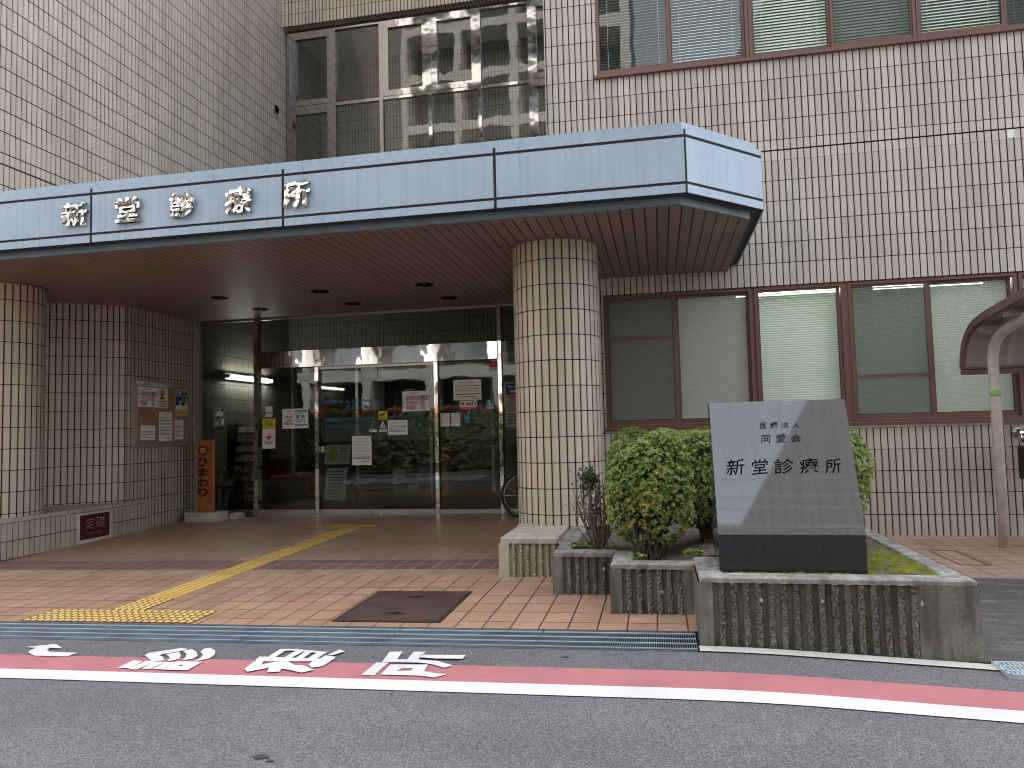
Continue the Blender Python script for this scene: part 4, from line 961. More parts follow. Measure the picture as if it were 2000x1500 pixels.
def timetable(w, h):
    el = [('t', w*.3, h*.87, w*.62, h*.94, '診療時間のご案内', TXT), ('r', w*.14, h*.08, w*.97, h*.78, PINK)]
    el += [('r', w*.155, h*.335, w*.66, h*.54, PAPER), ('r', w*.69, h*.56, w*.82, h*.77, CYAN), ('r', w*.83, h*.08, w*.97, h*.53, PAPER), ('r', w*.49, h*.08, w*.68, h*.32, PAPER), ('r', w*.29, h*.09, w*.40, h*.19, CYAN)]
    for r, y in enumerate((.66, .43, .21)):
        el.append(('t', w*.02, h*(y-.03), w*.12, h*(y+.03), ('午前', '午後', '夜診')[r], TXT))
        for c in range(6):
            if (r, c) in ((1, 2), (1, 3), (1, 1), (1, 5), (2, 3), (2, 5)): continue
            el.append(('t', w*(.165+c*.137), h*(y-.03), w*(.255+c*.137), h*(y+.03), ('内科', '外科', '整形', '内科', '小児', '皮膚')[(r+c) % 6], PINKD))
    for c in range(6): el.append(('t', w*(.195+c*.137), h*.795, w*(.225+c*.137), h*.845, '月火水木金土'[c], TXT))
    el.append(('l', w*.18, h*.36, w*.64, h*.52, 3, TXT_g)); return el
poster('flyer', 'blue and white flyer on the leftmost glass panel above the brochure rack', 'flyer', (-6.567, YP, .163), EX, .193, .285, M('flyer_blue', (.16, .24, .31), .6),
       [('p', [(.02, .16), (.1, .25), (.17, .2), (.12, .12)], PAPER_b), ('p', [(.01, .2), (.06, .27), (.1, .24)], CYAN), ('p', [(.1, .25), (.18, .27), (.15, .22)], NAVY), ('p', [(.03, .12), (.09, .17), (.12, .13)], NAVY), ('r', .02, .085, .1, .1, ROSE), ('l', .015, .01, .1, .075, 4, PAPER), ('r', .13, .02, .175, .11, PAPER), ('t', .03, .262, .16, .278, 'お知らせ', PAPER)])
poster('sticker', 'small white and blue sticker above the yellow toilet sign', 'sticker', (-5.715, YP, .283), EX, .112, .155, PAPER, [('r', 0, .045, .112, .068, BLUE), ('t', .012, .05, .1, .064, '抗菌対策', PAPER), ('t', .03, .138, .085, .146, '院内', TXT), ('p', circ(.056, .105, .03, .018), PAPER_b), ('l', .02, .074, .09, .085, 1, ROSE), ('r', .01, .006, .1, .03, PAPER_c)])
wheel = [('p', circ(.062, .062, .036), TXT), ('p', circ(.062, .062, .029), YEL), ('p', circ(.062, .122, .009), GREEN), ('p', [(.054, .113), (.07, .113), (.073, .075), (.088, .073), (.095, .04), (.086, .038), (.08, .063), (.056, .066)], GREEN), ('p', [(.066, .1), (.09, .088), (.088, .081), (.066, .09)], GREEN)]
poster('toilet_sign', 'yellow toilet sign with a wheelchair symbol and the letters OK', 'sign', (-5.76, YP, .112), EX, .207, .145, YEL, wheel+[('t', .095, .105, .185, .13, 'トイレ', TXT, .01), ('t', .115, .025, .175, .088, 'K', TXT, .0)])
ring = [('p', circ(.104, .145, .083), ROSE), ('p', circ(.104, .145, .076), PAPER), ('p', circ(.104, .145, .082, n_=16, a0=3.6, a1=5.82)+circ(.104, .145, .068, n_=16, a0=5.82, a1=3.6), NAVY)]
poster('aed_poster', 'white AED sticker with a red heart inside a ring, below the toilet sign', 'sticker', (-5.765, YP, -.183), EX, .208, .290, PAPER, ring+[('p', heart(.104, .162, .042), RED), ('t', .068, .095, .14, .112, 'AED', TXT, .03), ('t', .075, .198, .135, .206, '設置しています', TXT)])
def face_(cx, cy): return [('p', circ(cx, cy+.004, .024, .026), TXT), ('p', circ(cx, cy-.004, .017, .02), PAPER_c), ('p', [(cx-.016, cy-.006), (cx+.016, cy-.006), (cx+.012, cy-.024), (cx-.012, cy-.024)], PAPER), ('p', [(cx-.022, cy-.034), (cx+.022, cy-.034), (cx+.026, cy-.046), (cx-.026, cy-.046)], NAVY)]
poster('mask_poster', 'white mask-wearing notice with blue bars on the second glass panel', 'poster', (-5.443, YP, .104), EX, .412, .288, PAPER,
       [('r', .025, .2, .185, .272, ROSE), ('r', .028, .203, .182, .269, PAPER), ('t', .05, .24, .16, .262, 'お願い', RED), ('t', .045, .21, .165, .23, 'マスクの着用を', RED)]+face_(.075, .155)+face_(.13, .155)+[('l', .03, .055, .18, .1, 3, TXT), ('r', .205, .23, .395, .27, CYAN), ('t', .23, .24, .37, .26, '咳エチケット', PAPER), ('r', .205, .035, .395, .058, CYAN), ('p', circ(.25, .17, .03), CYAN), ('p', circ(.335, .17, .028), CYAN), ('l', .21, .20, .32, .222, 1, ROSE), ('l', .21, .12, .38, .135, 1, TXT_g), ('p', circ(.24, .095, .014), CYAN), ('p', circ(.3, .095, .01), TXT), ('p', circ(.355, .095, .012), CYAN)])
cal = [('t', .035, .372, .262, .394, '年末年始休診のお知らせ', RED, .01)]
for r in range(5):
    for c in range(7): cal.append(('t', .035+c*.034, .325-r*.045+(.0), .053+c*.034, .341-r*.045, str(random.randint(10, 31)), RED if c == 0 else TXT, .01))
cal += [('l', .03, .09, .27, .125, 2, TXT), ('t', .16, .045, .265, .066, '新堂診療所', TXT, .01)]
poster('calendar_notice', 'tall white calendar notice with red heading on the left sliding door', 'notice', (-4.353, YP, -.447), EX, .296, .416, PAPER, cal)
cam_ = [('p', [(.02, .075), (.085, .108), (.108, .09), (.045, .06)], TXT), ('r', .02, .05, .028, .085, TXT), ('t', .018, .03, .115, .05, '防犯カメラ', TXT, .02), ('r', .01, .006, .122, .022, TXT), ('t', .02, .009, .11, .019, '作動中', YEL)]
poster('camera_sticker', 'yellow security camera sticker on the right sliding door', 'sticker', (-3.945, YP, .188), EX, .132, .13, YEL, cam_)
m = MB(); m.face([(-3.930, YP, .078), (-3.834, YP, .078), (-3.872, YP, .168), (-3.892, YP, .168)]); m.face([(-3.912, YP-.001, .09), (-3.852, YP-.001, .09), (-3.880, YP-.001, .148), (-3.884, YP-.001, .148)], mi=1)
m.face([(-3.888, YP-.0016, .095), (-3.874, YP-.0016, .095), (-3.876, YP-.0016, .13), (-3.886, YP-.0016, .13)], mi=0)
tag(m.build('warning_sticker', [PAPER_b, TXT_g]), 'grey triangular warning sticker below the yellow camera sticker', 'sticker')
for x, lab in ((-4.085, 'left'), (-3.936, 'right')):
    poster('door_label', 'narrow white door label on the %s sliding door beside the meeting edge' % lab, 'label', (x, YP, .021), EX, .111, .037, PAPER, [('t', .03, .010, .1, .026, '自動ドア', TXT, .02), ('p', [(.008, .018), (.022, .028), (.022, .008)] if lab == 'left' else [(.104, .018), (.092, .028), (.092, .008)], TXT)], 'white door labels')
poster('notice', 'white landscape notice right of the triangular warning sticker', 'notice', (-3.807, YP, -.026), EX, .296, .21, PAPER, [('t', .07, .165, .225, .18, '面会制限のお知らせ', TXT), ('l', .02, .04, .275, .14, 6, TXT_g)])
poster('timetable', 'white and pink consultation timetable on the right sliding door', 'timetable', (-3.582, YP, .303), EX, .404, .284, PAPER, timetable(.404, .284), tilt=.004)
poster('notice', 'large white notice with orange middle line above the AED sign', 'notice', (-2.826, YP, .437), EX, .405, .287, PAPER, [('t', .09, .235, .32, .255, '発熱のある方へのお願い', TXT, .01), ('l', .03, .19, .385, .212, 1, TXT), ('l', .03, .12, .37, .175, 2, ORANGE), ('l', .03, .07, .385, .1, 1, TXT), ('l', .07, .035, .32, .06, 1, TXT), ('t', .27, .01, .385, .024, '新堂診療所', TXT)])
poster('aed_sign', 'white and red AED sign with a heart on the right glass panel', 'sign', (-2.738, YP, .306), EX, .25, .122, PAPER, [('r', 0, 0, .25, .034, RED), ('t', .02, .01, .23, .024, '自動体外式除細動器', PAPER), ('p', heart(.042, .082, .03), RED), ('p', [(.04, .1), (.05, .085), (.042, .085), (.05, .066), (.036, .083), (.044, .083)], PAPER), ('t', .085, .052, .235, .107, 'AED', TXT, .03)])
for x, lab in ((-3.022, 'left'), (-2.868, 'right')):
    el = []
    for c in range(3):
        for r in range(6-(c % 2)): el.append(('t', .017+c*.038, .158-r*.026, .034+c*.038, .177-r*.026, '内科外科診療案内休日受付'[(c*5+r) % 12], TXT))
    poster('handwritten_notice', 'small white vertically written notice, %s one of the pair below the AED sign' % lab, 'notice', (x, YP, .076), EX, .134, .187, PAPER, el, 'pair of vertically written notices')
poster('sticker', 'square blue sticker with a diagonal white stick at the right edge of the glass', 'sticker', (-2.349, YP, .304), EX, .107, .126, CYAN, [('p', [(.03, .1), (.038, .104), (.085, .04), (.077, .035)], PAPER), ('p', circ(.035, .108, .01), PAPER), ('p', [(.02, .03), (.05, .08), (.06, .07), (.035, .03)], PAPER), ('r', .006, .006, .101, .022, PAPER), ('t', .012, .009, .095, .019, '歩行者優先', CYAN)])
tg_ = MB(); tg_.box(-2.672, -2.590, YP-.004, YP, .136, .226); tg_.box(-2.655, -2.607, YP-.0055, YP-.004, .165, .205, mi=1); tg_.tube([(-2.62, YP-.003, .224), (-2.59, YP-.003, .306)], .004, 6, mi=2)
tag(tg_.build('hanging_tag', [BLUE, CYAN, PAPER]), 'blue tag hanging on a white cord below the AED sign', 'tag')
poster('security_sticker', 'red and white security sticker in the top right corner of the glass', 'sticker', (-2.302, YP, .836), EX, .124, .135, RED, [('r', 0, 0, .124, .042, PAPER), ('t', .01, .008, .114, .034, 'SECOM', TXT, .03), ('t', .045, .078, .08, .088, '警備', PAPER)])
poster('tall_poster', 'tall pink and blue poster on the narrow glass panel beside the column', 'poster', (-2.09, YP+.004, .035), EX, .42, .63, M('pink_paper', (.52, .43, .42), .7), [('r', .02, .46, .40, .61, NAVY), ('t', .05, .545, .37, .59, '新しい健診のご案内', PAPER), ('t', .08, .485, .34, .525, '無料で受診', PAPER), ('p', circ(.2, .43, .17, .022), RED), ('l', .05, .25, .38, .38, 5, TXT_g), ('r', .05, .235, .36, .245, ROSE), ('l', .04, .04, .38, .2, 5, TXT)])
poster('no_smoking_sticker', 'small no-smoking sticker low on the left sliding door edge', 'sticker', (-4.838, YP, -.255), EX, .055, .085, PAPER, [('p', circ(.028, .052, .02), TXT_g), ('p', circ(.028, .052, .015), PAPER), ('p', [(.015, .062), (.02, .066), (.041, .042), (.036, .038)], TXT_g), ('r', .006, .008, .049, .02, TXT_g)])

# notice board on the porch side wall, with what is pinned to it
nb_ = thing('notice_board', 'grey framed cork notice board on the tiled porch wall', 'notice board', (XL+.02, 9.19, -.10))
m = MB(); m.box(XL+.001, XL+.038, 8.63, 9.76, -.085, .755); m.build('cork', CORK, nb_)
m = MB()
for a in ((8.605, 8.645, -.105, .777), (9.745, 9.78, -.105, .777), (8.645, 9.745, .715, .777), (8.645, 9.745, -.105, -.068)): m.box(XL+.001, XL+.055, *a)
m.build('frame', ALU, nb_)
m = MB(); m.glyphs('掲示板', (8.75, .735, 8.87, .762), (XL+.0555, 0, 0), (0, 1, 0), (0, 0, 1), .0008, off=.02); m.build('lettering', TXT, nb_)
XP = XL+.039; EY = (0, 1, 0)
poster('timetable', 'pink and white timetable at the top left of the notice board', 'timetable', (XP, 8.65, .435), EY, .405, .27, PAPER, timetable(.405, .27), 'papers on the notice board')
poster('event_flyer', 'cream flyer with a black firework and a swimmer, top middle of the board', 'flyer', (XP, 9.063, .425), EY, .205, .285, PAPER_c,
       [('p', [(.1+(.075 if k % 2 else .035)*math.cos(k*math.pi/12), .22+(.055 if k % 2 else .028)*math.sin(k*math.pi/12)) for k in range(24)], TXT_g), ('p', circ(.075, .178, .02), TXT), ('p', [(.03, .15), (.09, .17), (.16, .115), (.19, .12), (.18, .105), (.12, .125), (.04, .125)], TXT), ('r', .04, .085, .16, .097, TXT), ('r', .035, .055, .185, .067, TXT), ('l', .04, .015, .17, .045, 2, TXT)], 'papers on the notice board')
poster('event_poster', 'colourful poster with blue middle and yellow foot on the right of the board', 'poster', (XP, 9.435, .324), EY, .288, .40, M('poster_grey', (.4, .4, .42), .6),
       [('r', .01, .15, .278, .28, NAVY), ('p', [(.02, .3), (.06, .38), (.1, .3)], ROSE), ('p', [(.12, .29), (.17, .37), (.2, .3)], TXT), ('p', [(.2, .3), (.24, .38), (.27, .3)], NAVY), ('r', .14, .19, .2, .27, BLUE), ('r', .22, .16, .265, .26, ORANGE), ('r', .08, .15, .14, .22, PINK), ('r', .01, .1, .278, .15, PAPER), ('r', .01, .01, .278, .085, YEL), ('t', .04, .03, .25, .065, '講演会のお知らせ', TXT), ('r', .2, .14, .26, .18, YEL)], 'papers on the notice board')
poster('notice', 'long white notice made of two sheets in the middle of the board', 'notice', (XP, 9.083, -.035), EY, .285, .405, PAPER, [('t', .07, .365, .215, .385, '健康診断のご案内', TXT), ('l', .02, .22, .27, .34, 6, TXT_g), ('l', .02, .08, .27, .2, 6, TXT_g), ('l', .15, .03, .25, .06, 2, TXT_g), ('r', 0, .2, .285, .2015, TXT_g)], 'papers on the notice board')
poster('notice', 'square white notice at the lower left of the board', 'notice', (XP, 8.713, -.012), EY, .29, .2, PAPER, [('t', .06, .155, .225, .17, '休診日のお知らせ', TXT_g), ('l', .02, .03, .26, .13, 5, TXT_g)], 'papers on the notice board', -.02)
poster('notice', 'narrow white notice at the lower right of the board', 'notice', (XP, 9.425, -.015), EY, .195, .285, PAPER, [('t', .03, .255, .165, .27, '患者様の権利', TXT), ('l', .015, .03, .175, .235, 11, TXT_g)], 'papers on the notice board')

# ---------------------------------------------------------------- wooden name board on its stone
ws = thing('wooden_signboard', 'upright varnished wooden signboard with carved dark lettering by the porch wall', 'signboard', (-6.445, 9.62, -1.06))
m = MB(); m.box(-6.58, -6.31, 9.60, 9.645, -1.06, -.03, bev=.006); m.build('plank', WOOD, ws)
m = MB(); O = (0, 9.5995, 0)
for i, chh in enumerate('ひまわり'):
    z1 = -.285-i*.145; m.glyphs(chh, (-6.562, z1-.132, -6.396, z1), O, UX, UY, .001, off=.05)
for i, chh in enumerate('高田荘ケアプランセンター'):
    if chh == 'ー': m.v += []; 
    z1 = -.135-i*.0365; m.glyphs('｜' if chh == 'ー' else chh, (-6.37, z1-.031, -6.338, z1) if chh != 'ー' else (-6.356, z1-.031, -6.352, z1), O, UX, UY, .001, off=.01)
m.build('carving', CARVE, ws); m = MB()
c = (-6.478, -.185)
m.face([(c[0]+(.094 if k % 2 else .060)*math.cos(k*math.pi/14), 9.5984, c[1]+(.094 if k % 2 else .060)*math.sin(k*math.pi/14)) for k in range(28)])
m.build('sun_petals', CARVE, ws); m = MB()
for a in ((-6.572, -6.317, -.05, -.046), (-6.572, -6.317, -1.045, -1.041), (-6.387, -6.385, -.6, -.115), (-6.388, -6.335, -.117, -.115)): m.face([(a[0], 9.5985, a[2]), (a[1], 9.5985, a[2]), (a[1], 9.5985, a[3]), (a[0], 9.5985, a[3])])
m.build('border_line', CARVE, ws)
m = MB(); m.face([(c[0]+.046*math.cos(a), 9.5975, c[1]+.046*math.sin(a)) for a in [k*math.pi/10 for k in range(20)]]); m.build('sun_face', SUNFACE, ws)
m = MB()
for dx in (-.015, .013): m.face([(c[0]+dx+.005*math.cos(a), 9.5965, c[1]+.008+.007*math.sin(a)) for a in [k*math.pi/5 for k in range(10)]])
m.tube([(c[0]+.022*math.cos(a), 9.597, c[1]-.006+.018*math.sin(a)) for a in [math.pi*(1.1+.8*k/7) for k in range(8)]], .0022, 5); m.build('sun_features', CARVE, ws)
P = [(-6.74, 9.72)]+[(-6.61+.13*math.cos(a), 9.585+.13*math.sin(a)) for a in [math.pi+math.pi/2*k/6 for k in range(7)]]+[(-6.28+.13*math.cos(a), 9.585+.13*math.sin(a)) for a in [1.5*math.pi+math.pi/2*k/6 for k in range(7)]]+[(-6.15, 9.72)]
m = MB(); m.prism(P, -1.2, -1.062); tag(m.build('sign_base', C_white), 'white rounded concrete base under the wooden signboard', 'sign base')
m = MB(); m.box(-6.14, -5.98, 9.70, 9.90, -1.2, -1.10, bev=.02); tag(m.build('concrete_block', C_white), 'small white concrete block beside the base of the wooden signboard', 'block')

# ---------------------------------------------------------------- downlights in the soffit
n_l = ['front left', 'rear left', 'front middle', 'rear middle', 'front right', 'rear right']
dl0 = None
for k, (x, y) in enumerate(((-5.375, 8.30), (-5.345, 9.225), (-4.02, 8.31), (-3.99, 9.24), (-2.68, 8.315), (-2.65, 9.235))):
    if dl0 is None:
        dl0 = thing('downlight', '', 'ceiling light', (x, y, 1.755), 'downlights in the canopy soffit')
        m = MB(); n_ = 28; P = lambda r, z, a: (x+r*math.cos(a), y+r*math.sin(a), z)
        for q in range(n_):
            a, b = 2*math.pi*q/n_, 2*math.pi*(q+1)/n_
            for (r0, z0), (r1, z1) in (((.112, 1.7548), (.112, 1.749)), ((.112, 1.749), (.094, 1.7475)), ((.094, 1.7475), (.088, 1.7535))):
                m.face([P(r0, z0, a), P(r1, z1, a), P(r1, z1, b), P(r0, z0, b)])
        m.build('rim', M('downlight_rim', (.008, .007, .007), .6, spec=.15), dl0)
        m = MB(); m.face([P(.089, 1.7535, -2*math.pi*q/n_) for q in range(n_)]); m.build('recess', M('downlight_dark', (.003, .003, .003), .8, spec=.05), dl0)
        m = MB(); m.cyl(x, y, 1.7505, 1.753, .018, 12); m.build('bulb', M('unlit_bulb', (.05, .05, .05), .3), dl0)
        d = dl0
    else: d = copy_tree(dl0); d.location = (x, y, 1.755)
    d['label'] = 'black round downlight in the brown canopy soffit, %s of six' % n_l[k]

# ================================================================ PLANTER, STONE, PLANTS
pl = thing('planter', 'stepped concrete planter with ribbed rough faces in front of the tiled wall', 'planter', (.2, 5.6, -1.2))
def ribbed(m, x0, x1, y, z0, z1, left, right, pitch, gw, dep=.022, z0b=None):
    """front face in plane y: smooth margins, rough ribs (mi 1) standing between smooth grooves (mi 0)"""
    zb = lambda x: z0 if z0b is None else z0+(z0b-z0)*(x-x0)/(x1-x0)
    m.face([(x0, y, zb(x0)), (x0+left, y, zb(x0+left)), (x0+left, y, z1), (x0, y, z1)]); 
    if right: m.face([(x1-right, y, zb(x1-right)), (x1, y, zb(x1)), (x1, y, z1), (x1-right, y, z1)])
    a = x0+left; n_ = max(1, int(round((x1-right-a)/pitch))); p = (x1-right-a)/n_
    nz = 26
    for i in range(n_):
        g0, g1, r1 = a+i*p, a+i*p+gw, a+(i+1)*p
        m.face([(g0, y+dep, zb(g0)), (g1, y+dep, zb(g1)), (g1, y+dep, z1), (g0, y+dep, z1)])
        m.face([(g0, y, zb(g0)), (g0, y+dep, zb(g0)), (g0, y+dep, z1), (g0, y, z1)]); m.face([(g0, y, z1), (g0, y+dep, z1), (g1, y+dep, z1), (g1, y, z1)])
        # rough rib: a small grid with jittered depth
        nx = 4; zz = [zb(g1)+(z1-zb(g1))*k/nz for k in range(nz+1)]
        J = [[(g1+(r1-g1)*q/nx, y+(.004 if q in (0, nx) else -.004)+random.uniform(-.006, .006), z) for q in range(nx+1)] for z in zz]
        for k in range(nz):
            for q in range(nx): m.face([J[k][q], J[k][q+1], J[k+1][q+1], J[k+1][q]], mi=1)
            m.face([(g1, y+dep, zz[k]), J[k][0], J[k+1][0], (g1, y+dep, zz[k+1])], mi=1); m.face([J[k][nx], (r1, y+dep, zz[k]), (r1, y+dep, zz[k+1]), J[k+1][nx]], mi=1)
        m.face([(g1, y+.02, z1), (r1, y+.02, z1), (r1, y-.01, z1), (g1, y-.01, z1)])
def capbox(m, x0, x1, y0, y1, z0, z1): m.box(x0, x1, y0, y1, z0, z1, bev=.008)
# pedestal of the column
m = MB(); ribbed(m, -1.305, -.785, 5.862, -1.24, -.908, .085, .0, .052, .026)
m.face([(-1.305, 8.6, -1.24), (-1.305, 5.862, -1.24), (-1.305, 5.862, -.908), (-1.305, 8.6, -.908)]); m.face([(-1.305, 5.862, -.908), (-.785, 5.862, -.908), (-.785, 8.6, -.908), (-1.305, 8.6, -.908)])
pd = m.build('column_pedestal', [C_light, C_ribl], pl)
m = MB(); capbox(m, -1.292, -.83, 5.868, 6.62, -.908, -.861); capbox(m, -1.292, -1.15, 6.62, 8.6, -.908, -.850); m.face([(-1.15, 6.6, -.866), (-.4, 6.6, -.866), (-.4, 8.6, -.866), (-1.15, 8.6, -.866)]); m.build('cap', C_light, pd)
m = MB(); ribbed(m, -.786, -.330, 5.28, -1.24, -.909, .075, .02, .062, .030); m.face([(-.786, 5.9, -1.24), (-.786, 5.28, -1.24), (-.786, 5.28, -.909), (-.786, 5.9, -.909)])
w1 = m.build('planter_wall', [C_dark, C_rib], pl)
m = MB(); capbox(m, -.780, -.325, 5.284, 5.42, -.909, -.875); capbox(m, -.780, -.655, 5.42, 5.98, -.909, -.8755); capbox(m, -.80, -.66, 5.98, 6.6, -.91, -.868); m.build('cap', C_cap, w1)
m = MB(); ribbed(m, -.345, .192, 4.78, -1.24, -.895, .075, .085, .062, .030); m.face([(-.345, 5.3, -1.24), (-.345, 4.78, -1.24), (-.345, 4.78, -.895), (-.345, 5.3, -.895)])
w2 = m.build('planter_wall', [C_dark, C_rib], pl)
m = MB(); capbox(m, -.338, .2, 4.784, 4.915, -.895, -.862); capbox(m, -.338, -.20, 4.915, 5.3, -.895, -.8622); m.build('cap', C_cap, w2)
m = MB(); ribbed(m, .172, 1.262, 4.15, -1.24, -.842, .075, .0, .0625, .030, z0b=-1.28)
m.face([(1.262, 4.15, -1.29), (1.555, 4.15, -1.29), (1.548, 4.15, -.842), (1.262, 4.15, -.842)])
m.face([(.172, 4.8, -1.24), (.172, 4.15, -1.24), (.172, 4.15, -.842), (.172, 4.8, -.842)]); m.face([(1.555, 4.15, -1.29), (1.53, 8.64, -1.29), (1.52, 8.64, -.842), (1.548, 4.15, -.842)])
w3 = m.build('planter_wall', [C_dark, C_rib], pl)
m = MB(); capbox(m, .180, 1.543, 4.155, 4.287, -.842, -.814); capbox(m, .180, .312, 4.287, 4.79, -.842, -.8143); capbox(m, 1.43, 1.538, 4.287, 8.64, -.842, -.8146); m.build('cap', C_cap, w3)
for x, z, y in ((.495, -.93, 4.152), (.80, -.928, 4.152), (1.275, -.93, 4.147), (-.42, -.985, 5.27), (-.02, -1.03, 4.77)):
    m = MB(); m.face([(x+.008*random.uniform(.6, 1.4)*math.cos(a), y-.0105, z+.012*random.uniform(.6, 1.4)*math.sin(a)) for a in [k*.63 for k in range(10)]]); m.build('lime_spot', LIME, pl)
# soil and moss
def bed(m, x0, x1, y0, y1, zf, nx, ny, mi=0):
    G = [[(x0+(x1-x0)*i/nx, y0+(y1-y0)*j/ny, zf(x0+(x1-x0)*i/nx, y0+(y1-y0)*j/ny)+random.uniform(-.008, .008)) for i in range(nx+1)] for j in range(ny+1)]
    for j in range(ny):
        for i in range(nx): m.face([G[j][i], G[j][i+1], G[j+1][i+1], G[j+1][i]], mi=mi)
m = MB(); zf = lambda x, y: -.895+.07*max(0, min(1, (x-.05)/.25))
bed(m, -.66, .31, 5.3, 8.6, zf, 22, 60); bed(m, -.2, .31, 4.9, 5.3, zf, 12, 10); bed(m, .3, 1.44, 4.28, 8.6, lambda x, y: -.827, 24, 70)
m.build('soil', SOIL, pl, smooth=True)
m = MB(); bed(m, 1.0, 1.435, 4.28, 5.45, lambda x, y: -.822-.01*abs(y-4.8), 18, 40); bed(m, .31, 1.0, 4.283, 4.36, lambda x, y: -.8225, 30, 4); mo = m.build('moss', MOSS, pl, smooth=True); mo['kind'] = 'stuff'

# monument stone
stn = thing('monument_stone', 'polished grey granite name stone with black engraved characters on the planter', 'name stone', (.69, 4.5, -.82))
ZK, ZTp, YK, YT = -.615, .137, 4.34, 4.65
m = MB(); m.face([(.302, YK, ZK), (1.077, YK, ZK), (1.077, YT, ZTp), (.302, YT, ZTp)]); m.face([(.302, YT, ZTp), (1.077, YT, ZTp), (1.077, YT+.14, ZTp), (.302, YT+.14, ZTp)])
m.face([(1.077, YK, ZK), (1.077, YT+.14, ZK), (1.077, YT+.14, ZTp), (1.077, YT, ZTp)]); m.face([(.302, YT+.14, ZK), (.302, YK, ZK), (.302, YT, ZTp), (.302, YT+.14, ZTp)]); m.face([(1.077, YT+.14, ZK), (.302, YT+.14, ZK), (.302, YT+.14, ZTp), (1.077, YT+.14, ZTp)])
m.build('slab', G_face, stn)
m = MB(); m.box(.302, 1.077, YK, YT+.14, -.835, ZK-.0005); m.build('foot', G_base, stn)
U = Vector((0, YT-YK, ZTp-ZK)).normalized(); m = MB(); O = Vector((0, YK, ZK))
def brush(ch, b, off):     # slanted like brush writing
    n0 = len(m.v); m.glyphs(ch, b, O, (1, 0, 0), U, .0012, off=off)
    cx = (b[0]+b[2])/2
    for i in range(n0, len(m.v)):
        p = Vector(m.v[i]); s_ = (p-O).dot(U); t_ = (p.x-cx)/(b[2]-b[0])
        p += U*(t_*.16*(b[3]-b[1])*.55) + Vector((1, 0, 0))*((s_-(b[1]+b[3])/2)*.10); m.v[i] = tuple(p)
for ch, b in (('新', (.375, .351, .476, .448)), ('堂', (.517, .354, .606, .446)), ('診', (.641, .355, .749, .446)), ('療', (.779, .354, .883, .448)), ('所', (.918, .354, 1.003, .441))): brush(ch, b, .006)
m.build('inscription', INK, stn); m = MB()
for ch, b in (('医', (.585, .636, .623, .675)), ('療', (.64, .635, .686, .678)), ('法', (.702, .636, .748, .674)), ('人', (.764, .634, .809, .669))): brush(ch, b, .008)
m.build('inscription', INK, stn); m = MB()
for ch, b in (('同', (.586, .545, .636, .596)), ('愛', (.666, .544, .724, .599)), ('会', (.748, .547, .81, .594))): brush(ch, b, .008)
m.build('inscription', INK, stn)

# plants ---------------------------------------------------------
def leaf_face(m, p, d, n, L, wd, mi):
    d = d.normalized(); s_ = d.cross(n)
    if s_.length < 1e-4: s_ = d.orthogonal()
    s_.normalize(); n2 = s_.cross(d)
    m.face([p, p+d*L*.45+s_*wd-n2*L*.06, p+d*L-n2*L*.14, p+d*L*.45-s_*wd-n2*L*.06], mi=mi)
def rv(): 
    while True:
        v = Vector((random.uniform(-1, 1), random.uniform(-1, 1), random.uniform(-1, 1)))
        if .05 < v.length < 1: return v.normalized()
def rosette(m, p, axis, L, n_, w_, pick):
    axis = axis.normalized(); a = axis.orthogonal().normalized(); b = axis.cross(a); ph = random.uniform(0, 6.28)
    for k in range(n_):
        t = ph+2*math.pi*k/n_+random.uniform(-.25, .25); el = random.uniform(.15, .75)
        d = (a*math.cos(t)+b*math.sin(t))*math.cos(el)+axis*math.sin(el)
        leaf_face(m, p, d, axis, L*random.uniform(.7, 1.15), w_*random.uniform(.8, 1.2), pick())
